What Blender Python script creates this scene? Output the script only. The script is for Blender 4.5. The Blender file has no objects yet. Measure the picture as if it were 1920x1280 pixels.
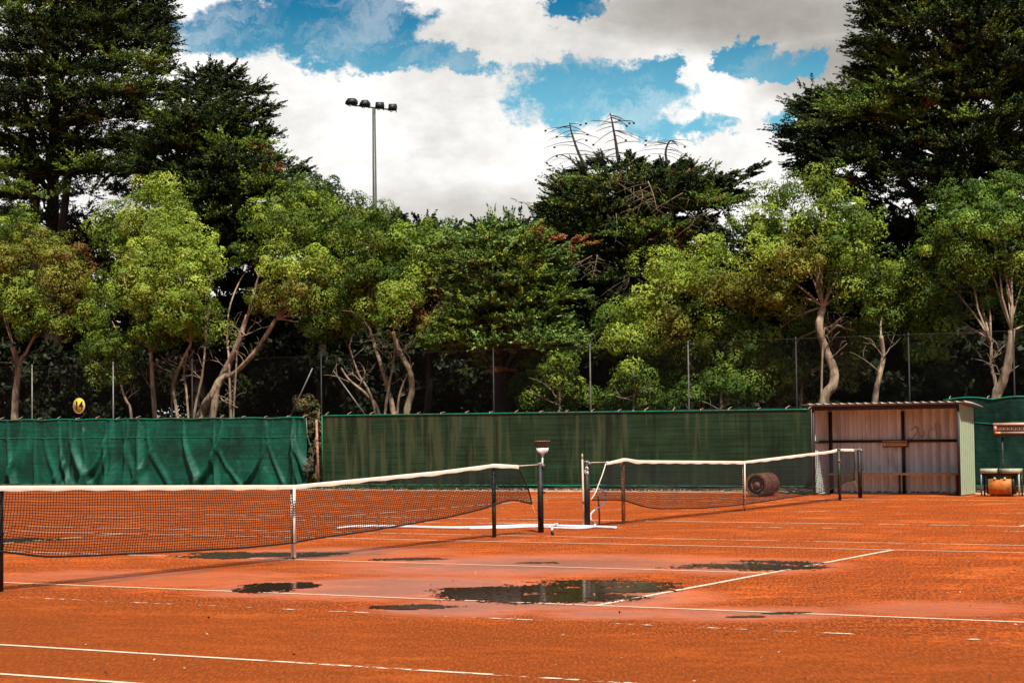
import bpy, math, random
import numpy as np
from mathutils import Vector, Matrix, noise as mn

scn = bpy.context.scene
# ------------------------------------------------------------------ camera
CAM = np.array([-19.686, -14.486, 1.613])
F = 3614.2                       # focal length in pixels of a 1920 wide picture
YAW, PITCH, ROLL = 0.52060, 0.04485, -0.01279
_f = np.array([math.cos(PITCH)*math.cos(YAW), math.cos(PITCH)*math.sin(YAW), math.sin(PITCH)])
_r0 = np.array([math.sin(YAW), -math.cos(YAW), 0.0]); _u0 = np.cross(_r0, _f)
_r = _r0*math.cos(ROLL)+_u0*math.sin(ROLL); _u = -_r0*math.sin(ROLL)+_u0*math.cos(ROLL)
cd = bpy.data.cameras.new('camera'); cam = bpy.data.objects.new('camera', cd); scn.collection.objects.link(cam)
cd.sensor_width = 36; cd.lens = 36*F/1920; cd.clip_start = 0.1; cd.clip_end = 3000
M = Matrix(((_r[0], _u[0], -_f[0], CAM[0]), (_r[1], _u[1], -_f[1], CAM[1]), (_r[2], _u[2], -_f[2], CAM[2]), (0, 0, 0, 1)))
cam.matrix_world = M
scn.camera = cam

def ray(x, y): return _f+_r*(x-960)/F-_u*(y-640)/F
def plane(x, y, X):              # point on the upright plane X = const seen at a pixel
    d = ray(x, y); return CAM+d*((X-CAM[0])/d[0])
def ground(x, y, z=0.0):
    d = ray(x, y); return CAM+d*((z-CAM[2])/d[2])
def depth(p): return float((np.asarray(p)-CAM)@_f)
def at_depth(x, y, dist): return CAM+ray(x, y)*dist

# ------------------------------------------------------------------ world
SUN_EL, SUN_AZ = math.radians(60), math.radians(226)     # where the sun stands, angle from +X
w = bpy.data.worlds.new("World"); scn.world = w; w.use_nodes = True
nt = w.node_tree; N = nt.nodes; Lk = nt.links
for n in list(N): N.remove(n)
def nd(tree, t, **k):
    n = tree.nodes.new(t)
    for a, b in k.items(): setattr(n, a, b)
    return n
def setin(tree, sock, v):
    if isinstance(v, bpy.types.NodeSocket): tree.links.new(v, sock)
    elif v is not None: sock.default_value = v
def mth(tree, op, a, b=None, c=None, clamp=False):
    n = nd(tree, 'ShaderNodeMath', operation=op); n.use_clamp = clamp
    for i, v in enumerate((a, b, c)): setin(tree, n.inputs[i], v)
    return n.outputs[0]
def smooth(tree, v, a, b, lo=0.0, hi=1.0):
    n = nd(tree, 'ShaderNodeMapRange', interpolation_type='SMOOTHSTEP')
    setin(tree, n.inputs[0], v); n.inputs[1].default_value = a; n.inputs[2].default_value = b
    n.inputs[3].default_value = lo; n.inputs[4].default_value = hi
    return n.outputs[0]
def mixc(tree, f, a, b, mode='MIX'):
    n = nd(tree, 'ShaderNodeMix', data_type='RGBA', blend_type=mode)
    setin(tree, n.inputs[0], f)
    for s, v in ((n.inputs[6], a), (n.inputs[7], b)):
        setin(tree, s, v if isinstance(v, bpy.types.NodeSocket) or v is None else (*v[:3], 1))
    return n.outputs[2]
def noise(tree, vec, scale, detail=4, rough=0.55, dist=0.0):
    n = nd(tree, 'ShaderNodeTexNoise'); setin(tree, n.inputs['Vector'], vec)
    n.inputs['Scale'].default_value = scale; n.inputs['Detail'].default_value = detail
    n.inputs['Roughness'].default_value = rough; n.inputs['Distortion'].default_value = dist
    return n.outputs['Fac']
def comb(tree, x, y, z=0.0):
    n = nd(tree, 'ShaderNodeCombineXYZ')
    for i, v in enumerate((x, y, z)): setin(tree, n.inputs[i], v)
    return n.outputs[0]
def ellipses(tree, px, py, lst):
    out = None
    for cx, cy, rx, ry, amp in lst:
        a = mth(tree, 'MULTIPLY_ADD', px, 1/rx, -cx/rx); b = mth(tree, 'MULTIPLY_ADD', py, 1/ry, -cy/ry)
        d = mth(tree, 'ADD', mth(tree, 'MULTIPLY', a, a), mth(tree, 'MULTIPLY', b, b))
        v = mth(tree, 'MULTIPLY_ADD', d, -amp, amp)
        out = v if out is None else mth(tree, 'MAXIMUM', out, v)
    return out

geo = nd(nt, 'ShaderNodeTexCoord').outputs['Generated']
def dot(v):
    n = nd(nt, 'ShaderNodeVectorMath', operation='DOT_PRODUCT'); Lk.new(geo, n.inputs[0]); n.inputs[1].default_value = tuple(v)
    return n.outputs['Value']
df = dot(_f); dfm = mth(nt, 'MAXIMUM', df, 0.25)
sx = mth(nt, 'DIVIDE', dot(_r), dfm); sy = mth(nt, 'DIVIDE', dot(_u), dfm)    # tangent-plane bearings round the court's long axis
sp = comb(nt, sx, sy, 0.0)
ax = mth(nt, 'MULTIPLY', sx, F/1000); ay = mth(nt, 'MULTIPLY', sy, -F/1000)   # bearing and height scaled for the cloud chart
wn = nd(nt, 'ShaderNodeTexNoise'); Lk.new(comb(nt, ax, ay, 1.3), wn.inputs['Vector']); wn.inputs['Scale'].default_value = 7; wn.inputs['Detail'].default_value = 9; wn.inputs['Roughness'].default_value = .72
wsep = nd(nt, 'ShaderNodeSeparateColor'); Lk.new(wn.outputs['Color'], wsep.inputs[0])
wx = mth(nt, 'MULTIPLY_ADD', mth(nt, 'SUBTRACT', wsep.outputs[0], .5), .26, ax); wy = mth(nt, 'MULTIPLY_ADD', mth(nt, 'SUBTRACT', wsep.outputs[1], .5), .17, ay)
n1 = noise(nt, comb(nt, mth(nt, 'MULTIPLY', ax, 0.75), ay), 5.5, 8, 0.62)
n2 = noise(nt, comb(nt, mth(nt, 'MULTIPLY', ax, 0.5), ay, 3.7), 14, 7, 0.7)
n3 = noise(nt, comb(nt, ax, ay, 9.1), 2.6, 6, 0.6)
def P(l): return [((a-960)/1000, (b-640)/1000, c/1000, d/1000, e) for a, b, c, d, e in l]
blue = ellipses(nt, wx, wy, P([(600, 50, 230, 85, 1.3), (450, 70, 130, 55, .75), (740, 95, 140, 46, 1.1), (860, 115, 80, 34, 1.1), (660, 0, 110, 60, 1),
    (1060, 20, 75, 36, 1.4), (1110, 175, 200, 80, 1.4), (1000, 205, 75, 38, .8), (1235, 128, 60, 36, .9), (1210, 230, 80, 35, .8), (1330, 235, 70, 24, .6),
    (1400, 98, 80, 46, 1.4), (1505, 118, 65, 34, 1.1), (1465, 240, 60, 28, .65), (930, 125, 50, 16, .6), (-200, -300, 500, 200, .8), (2500, -300, 500, 250, .7)]))
blue = mth(nt, 'ADD', mth(nt, 'MAXIMUM', blue, -0.6), mth(nt, 'MULTIPLY_ADD', n1, 2.8, -1.42))
blue = mth(nt, 'ADD', blue, mth(nt, 'MULTIPLY_ADD', n2, 2.2, -1.12))
bmask = mth(nt, 'MULTIPLY', smooth(nt, blue, 0.02, 0.62), smooth(nt, noise(nt, comb(nt, mth(nt, 'MULTIPLY_ADD', wy, .8, ax), mth(nt, 'MULTIPLY', wy, 2.2), 5.0), 4.2, 8, .68), .64, .46, .72, 1.0))
grey = ellipses(nt, ax, ay, P([(1420, 25, 420, 85, 1), (1620, 120, 260, 110, .9), (1250, 20, 200, 60, .8), (900, 70, 200, 90, .3), (1050, 90, 260, 90, .25), (850, 400, 420, 60, .35)]))
grey = smooth(nt, mth(nt, 'ADD', grey, mth(nt, 'MULTIPLY_ADD', n3, 0.9, -0.45)), -0.25, 1.0)
shade = mth(nt, 'MULTIPLY_ADD', mth(nt, 'ADD', n1, mth(nt, 'MULTIPLY', n2, .6)), 0.95, 0.24)
cwhite = mixc(nt, grey, (0.86, 0.84, 0.815), (0.36, 0.34, 0.31))
cwhite = mixc(nt, 1.0, cwhite, comb(nt, shade, shade, shade), 'MULTIPLY')
sky = nd(nt, 'ShaderNodeTexSky', sky_type='NISHITA'); sky.sun_disc = False
sky.sun_elevation = SUN_EL; sky.sun_rotation = math.pi/2-SUN_AZ
skyc = mixc(nt, 1.0, sky.outputs[0], (0.055, 0.055, 0.055), 'MULTIPLY')
bl = mixc(nt, smooth(nt, ay, -0.66, -0.38), (0.010, 0.165, 0.32), (0.16, 0.47, 0.62))
bl = mixc(nt, smooth(nt, df, 0.75, 0.9), skyc, bl)
front = mixc(nt, bmask, cwhite, bl)
elev = nd(nt, 'ShaderNodeSeparateXYZ'); Lk.new(geo, elev.inputs[0])
zone = mth(nt, 'MULTIPLY', smooth(nt, df, 0.62, 0.88), smooth(nt, elev.outputs[2], 0.62, 0.35))
rear = mixc(nt, smooth(nt, noise(nt, geo, 2.2, 5), 0.52, 0.66, 0, 0.5), skyc, (0.2, 0.2, 0.2))
final = mixc(nt, zone, rear, front)
bg = nd(nt, 'ShaderNodeBackground'); Lk.new(final, bg.inputs[0]); bg.inputs[1].default_value = 1.0
wo = nd(nt, 'ShaderNodeOutputWorld'); Lk.new(bg.outputs[0], wo.inputs[0])

sd = bpy.data.lights.new('sun', 'SUN'); sd.energy = 5.0; sd.angle = math.radians(2.0); sd.color = (1, 0.93, 0.82)
so = bpy.data.objects.new('sun', sd); scn.collection.objects.link(so)
sdir = Vector((math.cos(SUN_EL)*math.cos(SUN_AZ), math.cos(SUN_EL)*math.sin(SUN_AZ), math.sin(SUN_EL)))
so.rotation_euler = sdir.to_track_quat('Z', 'Y').to_euler(); so.location = (0, 0, 40)
scn.view_settings.view_transform = 'Standard'; scn.view_settings.look = 'None'
scn.view_settings.exposure = 0.25; scn.view_settings.gamma = 1.0
scn.render.engine = 'CYCLES'
scn.cycles.max_bounces = 5; scn.cycles.transparent_max_bounces = 12

# ------------------------------------------------------------------ mesh helpers
C = scn.collection
def raw(name, V, Fc, mat, parent=None, col=None, smoothf=False, counts=None):
    V = np.asarray(V, dtype=np.float32).reshape(-1, 3)
    me = bpy.data.meshes.new(name)
    if counts is None:
        Fc = np.asarray(Fc, dtype=np.int32); k = Fc.shape[1]; nf = len(Fc); loops = Fc.ravel()
        starts = np.arange(nf, dtype=np.int32)*k; tot = np.full(nf, k, np.int32)
    else:
        loops = np.asarray(Fc, np.int32); tot = np.asarray(counts, np.int32); nf = len(tot)
        starts = np.concatenate([[0], np.cumsum(tot)[:-1]]).astype(np.int32)
    me.vertices.add(len(V)); me.vertices.foreach_set('co', V.ravel())
    me.loops.add(len(loops)); me.loops.foreach_set('vertex_index', loops)
    me.polygons.add(nf); me.polygons.foreach_set('loop_start', starts); me.polygons.foreach_set('loop_total', tot)
    if smoothf: me.polygons.foreach_set('use_smooth', np.ones(nf, bool))
    if col is not None:
        a = me.attributes.new('tint', 'FLOAT_COLOR', 'FACE')
        cc = np.ones((nf, 4), np.float32); cc[:, :3] = col; a.data.foreach_set('color', cc.ravel())
    me.materials.append(mat); me.update(calc_edges=True); me.validate()
    o = bpy.data.objects.new(name, me); C.objects.link(o)
    if parent is not None: o.parent = parent
    return o
class MB:
    def __init__(s): s.v = []; s.f = []; s.c = []
    def add(s, V, Fs):
        b = len(s.v); s.v.extend([tuple(map(float, q)) for q in V])
        for f in Fs: s.f.extend([b+i for i in f]); s.c.append(len(f))
        return s
    def box(s, c, size, rot=None):
        hx, hy, hz = [q/2 for q in size]
        V = [Vector((x, y, z)) for x in (-hx, hx) for y in (-hy, hy) for z in (-hz, hz)]
        if rot is not None: V = [rot @ q for q in V]
        V = [q+Vector([float(k) for k in c]) for q in V]
        return s.add(V, [(0, 1, 3, 2), (4, 6, 7, 5), (0, 4, 5, 1), (2, 3, 7, 6), (0, 2, 6, 4), (1, 5, 7, 3)])
    def b2(s, a, b):               # box from corner to corner
        return s.box([(a[i]+b[i])/2 for i in range(3)], [abs(b[i]-a[i]) for i in range(3)])
    def tube(s, pts, rad, n=8, cap=True, squash=1.0):
        pts = [Vector([float(k) for k in p]) for p in pts]
        if not hasattr(rad, '__len__'): rad = [rad]*len(pts)
        V = []; prev = None
        for i, p in enumerate(pts):
            t = (pts[min(i+1, len(pts)-1)]-pts[max(i-1, 0)])
            t = t.normalized() if t.length > 1e-9 else Vector((0, 0, 1))
            if prev is None: a = t.orthogonal().normalized() if abs(t.z) > .9 else t.cross(Vector((0, 0, 1))).normalized()
            else:
                a = prev-t*prev.dot(t); a = a.normalized() if a.length > 1e-6 else t.orthogonal().normalized()
            prev = a; b = t.cross(a)
            for k in range(n):
                an = 2*math.pi*k/n; V.append(p+a*math.cos(an)*rad[i]+b*math.sin(an)*rad[i]*squash)
        Fs = [(i*n+k, i*n+(k+1) % n, (i+1)*n+(k+1) % n, (i+1)*n+k) for i in range(len(pts)-1) for k in range(n)]
        if cap: Fs += [tuple(range(n-1, -1, -1)), tuple(range((len(pts)-1)*n, len(pts)*n))]
        return s.add(V, Fs)
    def lathe(s, o, prof, n=36):      # profile of (along X, radius) turned about an axle along X through o
        V = [(o[0]+a, o[1]+r_*math.cos(2*math.pi*k/n), o[2]+r_*math.sin(2*math.pi*k/n)) for a, r_ in prof for k in range(n)]
        return s.add(V, [(i*n+k, i*n+(k+1) % n, (i+1)*n+(k+1) % n, (i+1)*n+k) for i in range(len(prof)-1) for k in range(n)])
    def prism(s, poly, o, ex, ey, ez, t):    # 2D outline extruded by t along ez
        o, ex, ey, ez = [Vector([float(k) for k in q]) for q in (o, ex, ey, ez)]
        n = len(poly); V = [o+ex*a+ey*b for a, b in poly]+[o+ex*a+ey*b+ez*t for a, b in poly]
        return s.add(V, [tuple(range(n-1, -1, -1)), tuple(range(n, 2*n))]+[(i, (i+1) % n, n+(i+1) % n, n+i) for i in range(n)])
    def obj(s, name, mat, parent=None, smoothf=False):
        return raw(name, s.v, s.f, mat, parent, None, smoothf, s.c)
def tag(o, label=None, cat=None, group=None, kind=None):
    if label: o['label'] = label
    if cat: o['category'] = cat
    if group: o['group'] = group
    if kind: o['kind'] = kind
    return o
def thing(name, label, cat, group=None, loc=(0, 0, 0)):
    o = bpy.data.objects.new(name, None); C.objects.link(o); o.empty_display_size = 0.2
    o['base'] = [float(q) for q in loc]
    return tag(o, label, cat, group)
def place(o):                        # move the empty to its base, keeping its children where they are
    b = Vector(list(o['base'])); del o['base']; o.location = b
    for ch in o.children: ch.matrix_parent_inverse = Matrix.Translation(-b)
    return o

# ------------------------------------------------------------------ materials
def mat(name, base=(.5, .5, .5), rough=.6, metal=0.0, spec=.5, var=0.0, vscale=8, bump=0.0, bscale=30, stretch=(1, 1, 1), dirt=None, dscale=3, damt=.5):
    m = bpy.data.materials.new(name); m.use_nodes = True; t = m.node_tree
    b = t.nodes['Principled BSDF']; b.inputs['Roughness'].default_value = rough; b.inputs['Metallic'].default_value = metal
    b.inputs['Specular IOR Level'].default_value = spec
    tc = nd(t, 'ShaderNodeTexCoord').outputs['Object']
    mp = nd(t, 'ShaderNodeMapping'); t.links.new(tc, mp.inputs[0]); mp.inputs['Scale'].default_value = stretch; tc = mp.outputs[0]
    col = None
    if var or dirt:
        k = noise(t, tc, vscale, 5, .65)
        lo = tuple(max(0, q*(1-var)) for q in base); hi = tuple(min(1, q*(1+var)) for q in base)
        col = mixc(t, smooth(t, k, .3, .7), lo, hi)
        if dirt: col = mixc(t, smooth(t, noise(t, tc, dscale, 6, .7), .5, .68, 0, damt), col, dirt)
        t.links.new(col, b.inputs['Base Color'])
    else: b.inputs['Base Color'].default_value = (*base, 1)
    if bump:
        bn = nd(t, 'ShaderNodeBump'); bn.inputs['Strength'].default_value = bump; bn.inputs['Distance'].default_value = .02
        t.links.new(noise(t, tc, bscale, 4), bn.inputs['Height']); t.links.new(bn.outputs[0], b.inputs['Normal'])
    return m

# court clay: wet zones are given on the ground (world metres)
def wet_nodes(t, obj_xyz):
    s = nd(t, 'ShaderNodeSeparateXYZ'); t.links.new(obj_xyz, s.inputs[0])
    # axes across and along the low part of the court
    ca, sa = _r0[0], _r0[1]
    L_ = mth(t, 'ADD', mth(t, 'MULTIPLY', s.outputs[0], ca), mth(t, 'MULTIPLY', s.outputs[1], sa))
    D_ = mth(t, 'ADD', mth(t, 'MULTIPLY', s.outputs[0], -sa), mth(t, 'MULTIPLY', s.outputs[1], ca))
    lst = []
    for x, y, rx, ry, amp in [(760, 1100, 330, 22, 1), (1060, 1120, 300, 24, 1.1), (1000, 1058, 420, 20, 1), (1380, 1060, 220, 16, .9), (520, 1102, 150, 16, .9), (870, 1140, 180, 16, .9),
                              (1390, 1150, 230, 14, .8), (1750, 1140, 200, 14, .5), (600, 1038, 260, 12, .9), (360, 1083, 200, 14, .5), (1150, 1150, 150, 12, .7), (150, 1078, 150, 10, .4)]:
        g = ground(x, y); l = g[0]*ca+g[1]*sa; d = -g[0]*sa+g[1]*ca
        g1 = ground(x+rx, y); g2 = ground(x, y-ry)
        lst.append((l, d, math.hypot(*(g1-g)[:2]), math.hypot(*(g2-g)[:2]), amp))
    return ellipses(t, L_, D_, lst)
def clay_material():
    m = bpy.data.materials.new('red_clay'); m.use_nodes = True; t = m.node_tree; b = t.nodes['Principled BSDF']
    tc = nd(t, 'ShaderNodeTexCoord').outputs['Object']
    wet = wet_nodes(t, tc)
    mp = nd(t, 'ShaderNodeMapping'); t.links.new(tc, mp.inputs[0]); mp.inputs['Rotation'].default_value = (0, 0, 0); mp.inputs['Scale'].default_value = (1, .35, 1)
    big = noise(t, mp.outputs[0], 1.1, 5, .6, .6); mid = noise(t, mp.outputs[0], 5, 5, .65, .3); fine = noise(t, tc, 34, 4, .75); grit = noise(t, tc, 110, 2, .8)
    sg_ = nd(t, 'ShaderNodeSeparateXYZ'); t.links.new(tc, sg_.inputs[0]); ca, sa = _r0[0], _r0[1]
    LL = mth(t, 'ADD', mth(t, 'MULTIPLY', sg_.outputs[0], ca), mth(t, 'MULTIPLY', sg_.outputs[1], sa)); DD = mth(t, 'ADD', mth(t, 'MULTIPLY', sg_.outputs[0], -sa), mth(t, 'MULTIPLY', sg_.outputs[1], ca))
    gr1 = noise(t, comb(t, mth(t, 'MULTIPLY', LL, 16), mth(t, 'MULTIPLY', DD, 2.6)), 1.0, 6, .85)
    gr2 = noise(t, comb(t, mth(t, 'MULTIPLY', LL, 52), mth(t, 'MULTIPLY', DD, 7), 4.0), 1.0, 3, .8)
    blo = noise(t, comb(t, mth(t, 'MULTIPLY', LL, 1.1), mth(t, 'MULTIPLY', DD, 1.5), 2.0), 1.0, 6, .7)
    wm = smooth(t, mth(t, 'ADD', wet, mth(t, 'MULTIPLY_ADD', mid, 1.3, -.65)), -.45, .85)
    col = mixc(t, smooth(t, big, .36, .62), (.38, .064, .011), (.64, .120, .021))
    col = mixc(t, smooth(t, mid, .44, .72, 0, .5), col, (.30, .062, .016))
    col = mixc(t, smooth(t, fine, .52, .74, 0, .62), col, (.17, .038, .012))
    col = mixc(t, smooth(t, fine, .28, .44, .42, 0), col, (.82, .20, .045))
    col = mixc(t, smooth(t, grit, .60, .78, 0, .6), col, (.13, .03, .01))
    dry = mth(t, 'SUBTRACT', 1.0, wm)
    pat = noise(t, comb(t, mth(t, 'MULTIPLY', LL, .42), mth(t, 'MULTIPLY', DD, .62), 8.0), 1.0, 7, .62)
    pat2 = noise(t, comb(t, mth(t, 'MULTIPLY', LL, .9), mth(t, 'MULTIPLY', DD, 2.4), 11.0), 1.0, 6, .7)
    front = mth(t, 'ADD', .45, smooth(t, sg_.outputs[0], 2.0, -7.0, 0, .55))
    col = mixc(t, mth(t, 'MULTIPLY', mth(t, 'MULTIPLY', smooth(t, pat, .48, .56, 0, .9), front), dry), col, (.25, .055, .013))
    col = mixc(t, mth(t, 'MULTIPLY', mth(t, 'MULTIPLY', smooth(t, pat2, .51, .58, 0, .8), front), dry), col, (.17, .042, .013))
    pat3 = noise(t, comb(t, mth(t, 'MULTIPLY', LL, 2.2), mth(t, 'MULTIPLY', DD, 3.6), 17.0), 1.0, 4, .7)
    col = mixc(t, mth(t, 'MULTIPLY', smooth(t, pat, .47, .36, 0, .6), dry), col, (.80, .20, .045))
    col = mixc(t, mth(t, 'MULTIPLY', mth(t, 'MULTIPLY', smooth(t, pat3, .53, .62, 0, .7), front), dry), col, (.14, .036, .012))
    grs = smooth(t, pat2, .34, .60, .45, 1.0)
    col = mixc(t, mth(t, 'MULTIPLY', smooth(t, blo, .44, .56, 0, .8), dry), col, (.27, .058, .016))
    col = mixc(t, mth(t, 'MULTIPLY', smooth(t, gr1, .47, .60, 0, .75), mth(t, 'MULTIPLY', grs, dry)), col, (.19, .042, .012))
    col = mixc(t, mth(t, 'MULTIPLY', smooth(t, gr2, .40, .50, .6, 0), dry), col, (.82, .19, .04))
    col = mixc(t, mth(t, 'MULTIPLY', smooth(t, gr2, .52, .62, 0, .8), mth(t, 'MULTIPLY', grs, dry)), col, (.11, .026, .01))
    col = mixc(t, smooth(t, wm, 0, 1, 0, .5), col, (.60, .15, .045))
    dk_ = smooth(t, mth(t, 'ADD', wet, mth(t, 'ADD', mth(t, 'MULTIPLY_ADD', gr1, 1.6, -.8), mth(t, 'MULTIPLY_ADD', blo, 2.2, -1.1))), .40, 1.05, 0, .62)
    col = mixc(t, dk_, col, (.23, .062, .022))
    # clay colour darkened in a broken band along the net line
    s = nd(t, 'ShaderNodeSeparateXYZ'); t.links.new(tc, s.inputs[0])
    yy = mth(t, 'ABSOLUTE', mth(t, 'ADD', s.outputs[1], mth(t, 'MULTIPLY_ADD', big, .9, -.35)))
    net_band = mth(t, 'MULTIPLY', smooth(t, yy, .32, .02), smooth(t, mid, .3, .62, .1, .75))
    col = mixc(t, net_band, col, (.17, .045, .018))
    near = smooth(t, s.outputs[0], -4.0, -7.0)           # clay colour turns browner and darker towards the near side
    col = mixc(t, mth(t, 'MULTIPLY', near, .62), col, (.27, .062, .012))
    t.links.new(col, b.inputs['Base Color'])
    t.links.new(mth(t, 'MULTIPLY_ADD', wm, -.58, .92), b.inputs['Roughness'])
    t.links.new(mth(t, 'MULTIPLY_ADD', wm, .5, .02), b.inputs['Specular IOR Level'])
    bn = nd(t, 'ShaderNodeBump'); bn.inputs['Distance'].default_value = .012
    t.links.new(mth(t, 'MULTIPLY_ADD', wm, -.85, .95), bn.inputs['Strength'])
    t.links.new(mth(t, 'ADD', fine, mth(t, 'MULTIPLY', grit, .5)), bn.inputs['Height']); t.links.new(bn.outputs[0], b.inputs['Normal'])
    return m
M_clay = clay_material()
def line_material(name, wear, white=(.76, .64, .49)):
    m = bpy.data.materials.new(name); m.use_nodes = True; t = m.node_tree; b = t.nodes['Principled BSDF']
    b.inputs['Roughness'].default_value = .7
    tc = nd(t, 'ShaderNodeTexCoord').outputs['Object']
    t.links.new(mixc(t, smooth(t, noise(t, tc, 9, 4), .35, .75, 0, .6), white, (.72, .42, .27)), b.inputs['Base Color'])
    mp = nd(t, 'ShaderNodeMapping'); t.links.new(tc, mp.inputs[0]); mp.inputs['Scale'].default_value = (3, 2.2, 1)
    a = smooth(t, mth(t, 'ADD', mth(t, 'MULTIPLY', noise(t, mp.outputs[0], 3.2, 3, .7), .55), mth(t, 'MULTIPLY', noise(t, mp.outputs[0], .55, 2, .5), .45)), wear-.02, wear+.03)
    t.links.new(a, b.inputs['Alpha'])
    return m
M_line = [line_material('line_tape_clean', .36), line_material('line_tape_worn', .45), line_material('line_tape_buried', .54)]
M_black = mat('black_paint', (.007, .007, .007), .6, var=.5, dirt=(.16, .09, .06), damt=.35)
M_cord = mat('net_cord', (.008, .009, .010), .8)
M_tape = mat('net_tape', (.84, .74, .61), .75, var=.06, vscale=5, dirt=(.62, .42, .28), dscale=2.2, damt=.4)
M_white = mat('white_plastic', (.82, .80, .80), .4, var=.05, dirt=(.62, .38, .28), dscale=5, damt=.3)
M_hose = mat('white_hose', (.86, .84, .86), .45, var=.05, dirt=(.7, .42, .3), dscale=4, damt=.25)
M_steel = mat('galvanised_steel', (.22, .22, .20), .5, .5, var=.25, dirt=(.25, .13, .08))
M_pole = mat('dull_pole', (.11, .11, .10), .6, .2, var=.4)
M_dsteel = mat('dark_weathered_steel', (.018, .017, .016), .6, .2, var=.4)
M_rust = mat('rusted_steel', (.22, .085, .045), .8, .1, var=.5, vscale=12, bump=.4)
M_green = mat('dark_green_paint', (.022, .05, .026), .5, var=.5, dirt=(.25, .12, .07), dscale=6, damt=.5)
M_ochre = mat('ochre_wood', (.42, .22, .07), .75, var=.35, stretch=(1, 1, .3), vscale=20)
M_tan = mat('bare_timber', (.55, .36, .2), .8, var=.4, stretch=(1, 1, .2), vscale=20, dirt=(.1, .05, .03), damt=.6)

# ------------------------------------------------------------------ ground, court, lines
M_earth = mat('leaf_mould', (.075, .055, .03), .95, var=.6, vscale=2, bump=.5, bscale=6, dirt=(.05, .07, .02), dscale=.6)
tag(MB().add([(-900, -900, -.03), (900, -900, -.03), (900, 900, -.03), (-900, 900, -.03)], [(0, 1, 2, 3)]).obj('ground', M_earth), kind='structure')
# clay sheet with a slight unevenness
xs = np.concatenate([np.arange(-34, 22.95, .35), [22.95]]); ys = np.arange(-40, 46, .5)
GX, GY = np.meshgrid(xs, ys, indexing='ij')
V = np.stack([GX, GY, np.zeros_like(GX)], -1).reshape(-1, 3); ny = len(ys)
ii, jj = np.meshgrid(np.arange(len(xs)-1), np.arange(ny-1), indexing='ij'); q0 = (ii*ny+jj).ravel()
tag(raw('clay_court', V, np.stack([q0, q0+ny, q0+ny+1, q0+1], 1), M_clay), kind='structure')

def court_line(a, b, wd=.07, wear=0):
    a = Vector((*a, .004)); b = Vector((*b, .004)); d = (b-a).normalized(); s = Vector((-d.y, d.x, 0))*wd/2
    n = max(1, int((b-a).length/.5)); m = MB(); V = []
    for i in range(n+1):
        p = a.lerp(b, i/n)+s*.12*math.sin(i*1.7+a.x); V += [p+s, p-s]
    m.add(V, [(2*i, 2*i+1, 2*i+3, 2*i+2) for i in range(n)])
    return tag(m.obj('court_line', M_line[wear]), kind='structure')
C2 = 14.18
for cx, wears in ((0, (2, 0, 0, 0, 1)), (C2, (2, 1, 2, 2, 1))):
    for X, wr in zip((-5.485, -4.115, 0, 4.115, 5.485), wears):
        L_ = 6.4 if X == 0 else 11.885
        court_line((cx+X, -L_), (cx+X, L_), .058 if cx == 0 else .08, wr)
    for Y in (-6.4, 6.4): court_line((cx-4.08, Y), (cx+4.08, Y), .07, 0 if cx == 0 else 1)
    for Y in (-11.885, 11.885): court_line((cx-5.45, Y), (cx+5.45, Y), .07, 2)
court_line((-8.73, -11.885), (-8.73, 11.885), .06, 1)
court_line((-10.06, -11.885), (-10.06, 11.885), .06, 0)
M_kerb = mat('pale_edging', (.50, .33, .22), .85, var=.25, vscale=4)
tag(MB().b2((22.95, -12, -.03), (23.03, 40, .035)).obj('court_kerb', M_kerb), kind='structure')

# puddles: still water sheets with ragged shores
def water_material():
    m = bpy.data.materials.new('puddle_water'); m.use_nodes = True; t = m.node_tree; b = t.nodes['Principled BSDF']
    b.inputs['Base Color'].default_value = (.035, .016, .009, 1); b.inputs['Specular IOR Level'].default_value = .18; b.inputs['Roughness'].default_value = .10; b.inputs['IOR'].default_value = 1.33
    bn = nd(t, 'ShaderNodeBump'); bn.inputs['Strength'].default_value = .012; bn.inputs['Distance'].default_value = .003
    t.links.new(noise(t, nd(t, 'ShaderNodeTexCoord').outputs['Object'], 9, 3), bn.inputs['Height']); t.links.new(bn.outputs[0], b.inputs['Normal'])
    return m
M_water = water_material()
M_mud = mat('muddy_water', (.035, .022, .010), .22, spec=.35)
def puddle(blobs, label, cell=.014, seed=0, m=None):
    R0 = np.array(_r0[:2]); D0 = np.array([-R0[1], R0[0]])
    L = []
    for x, y, rx, ry in blobs:
        g = ground(x, y)[:2]; L.append((g@R0, g@D0, np.linalg.norm(ground(x+rx, y)[:2]-g), np.linalg.norm(ground(x, y-ry)[:2]-g)))
    a0 = min(l-2*r for l, d, r, s in L); a1 = max(l+2*r for l, d, r, s in L); b0 = min(d-1.6*s for l, d, r, s in L); b1 = max(d+1.6*s for l, d, r, s in L)
    na = int((a1-a0)/cell); nb = int((b1-b0)/(cell*2.4)); V = []; Fs = []
    for i in range(na):
        for j in range(nb):
            a = a0+(i+.5)*cell; b = b0+(j+.5)*cell*2.4
            f = max(1-((a-l)/r)**2-((b-d)/s)**2 for l, d, r, s in L)
            if f < -1.2: continue
            f += 1.5*mn.noise(Vector((a*1.5, b*2.2, seed)))+1.1*mn.noise(Vector((a*5, b*7, seed+5)))+1.2*mn.noise(Vector((a*20, b*12, seed+9)))+.8*mn.noise(Vector((a*60, b*40, seed+3)))
            if f > .02:
                k = len(V)
                for da, db in ((-.5, -.5), (.5, -.5), (.5, .5), (-.5, .5)):
                    q = R0*(a+da*cell)+D0*(b+db*cell*2.4); V.append((q[0], q[1], .006))
                Fs.append((k, k+1, k+2, k+3))
    if Fs: tag(raw('puddle', V, Fs, m or M_water), kind='structure')
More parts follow.
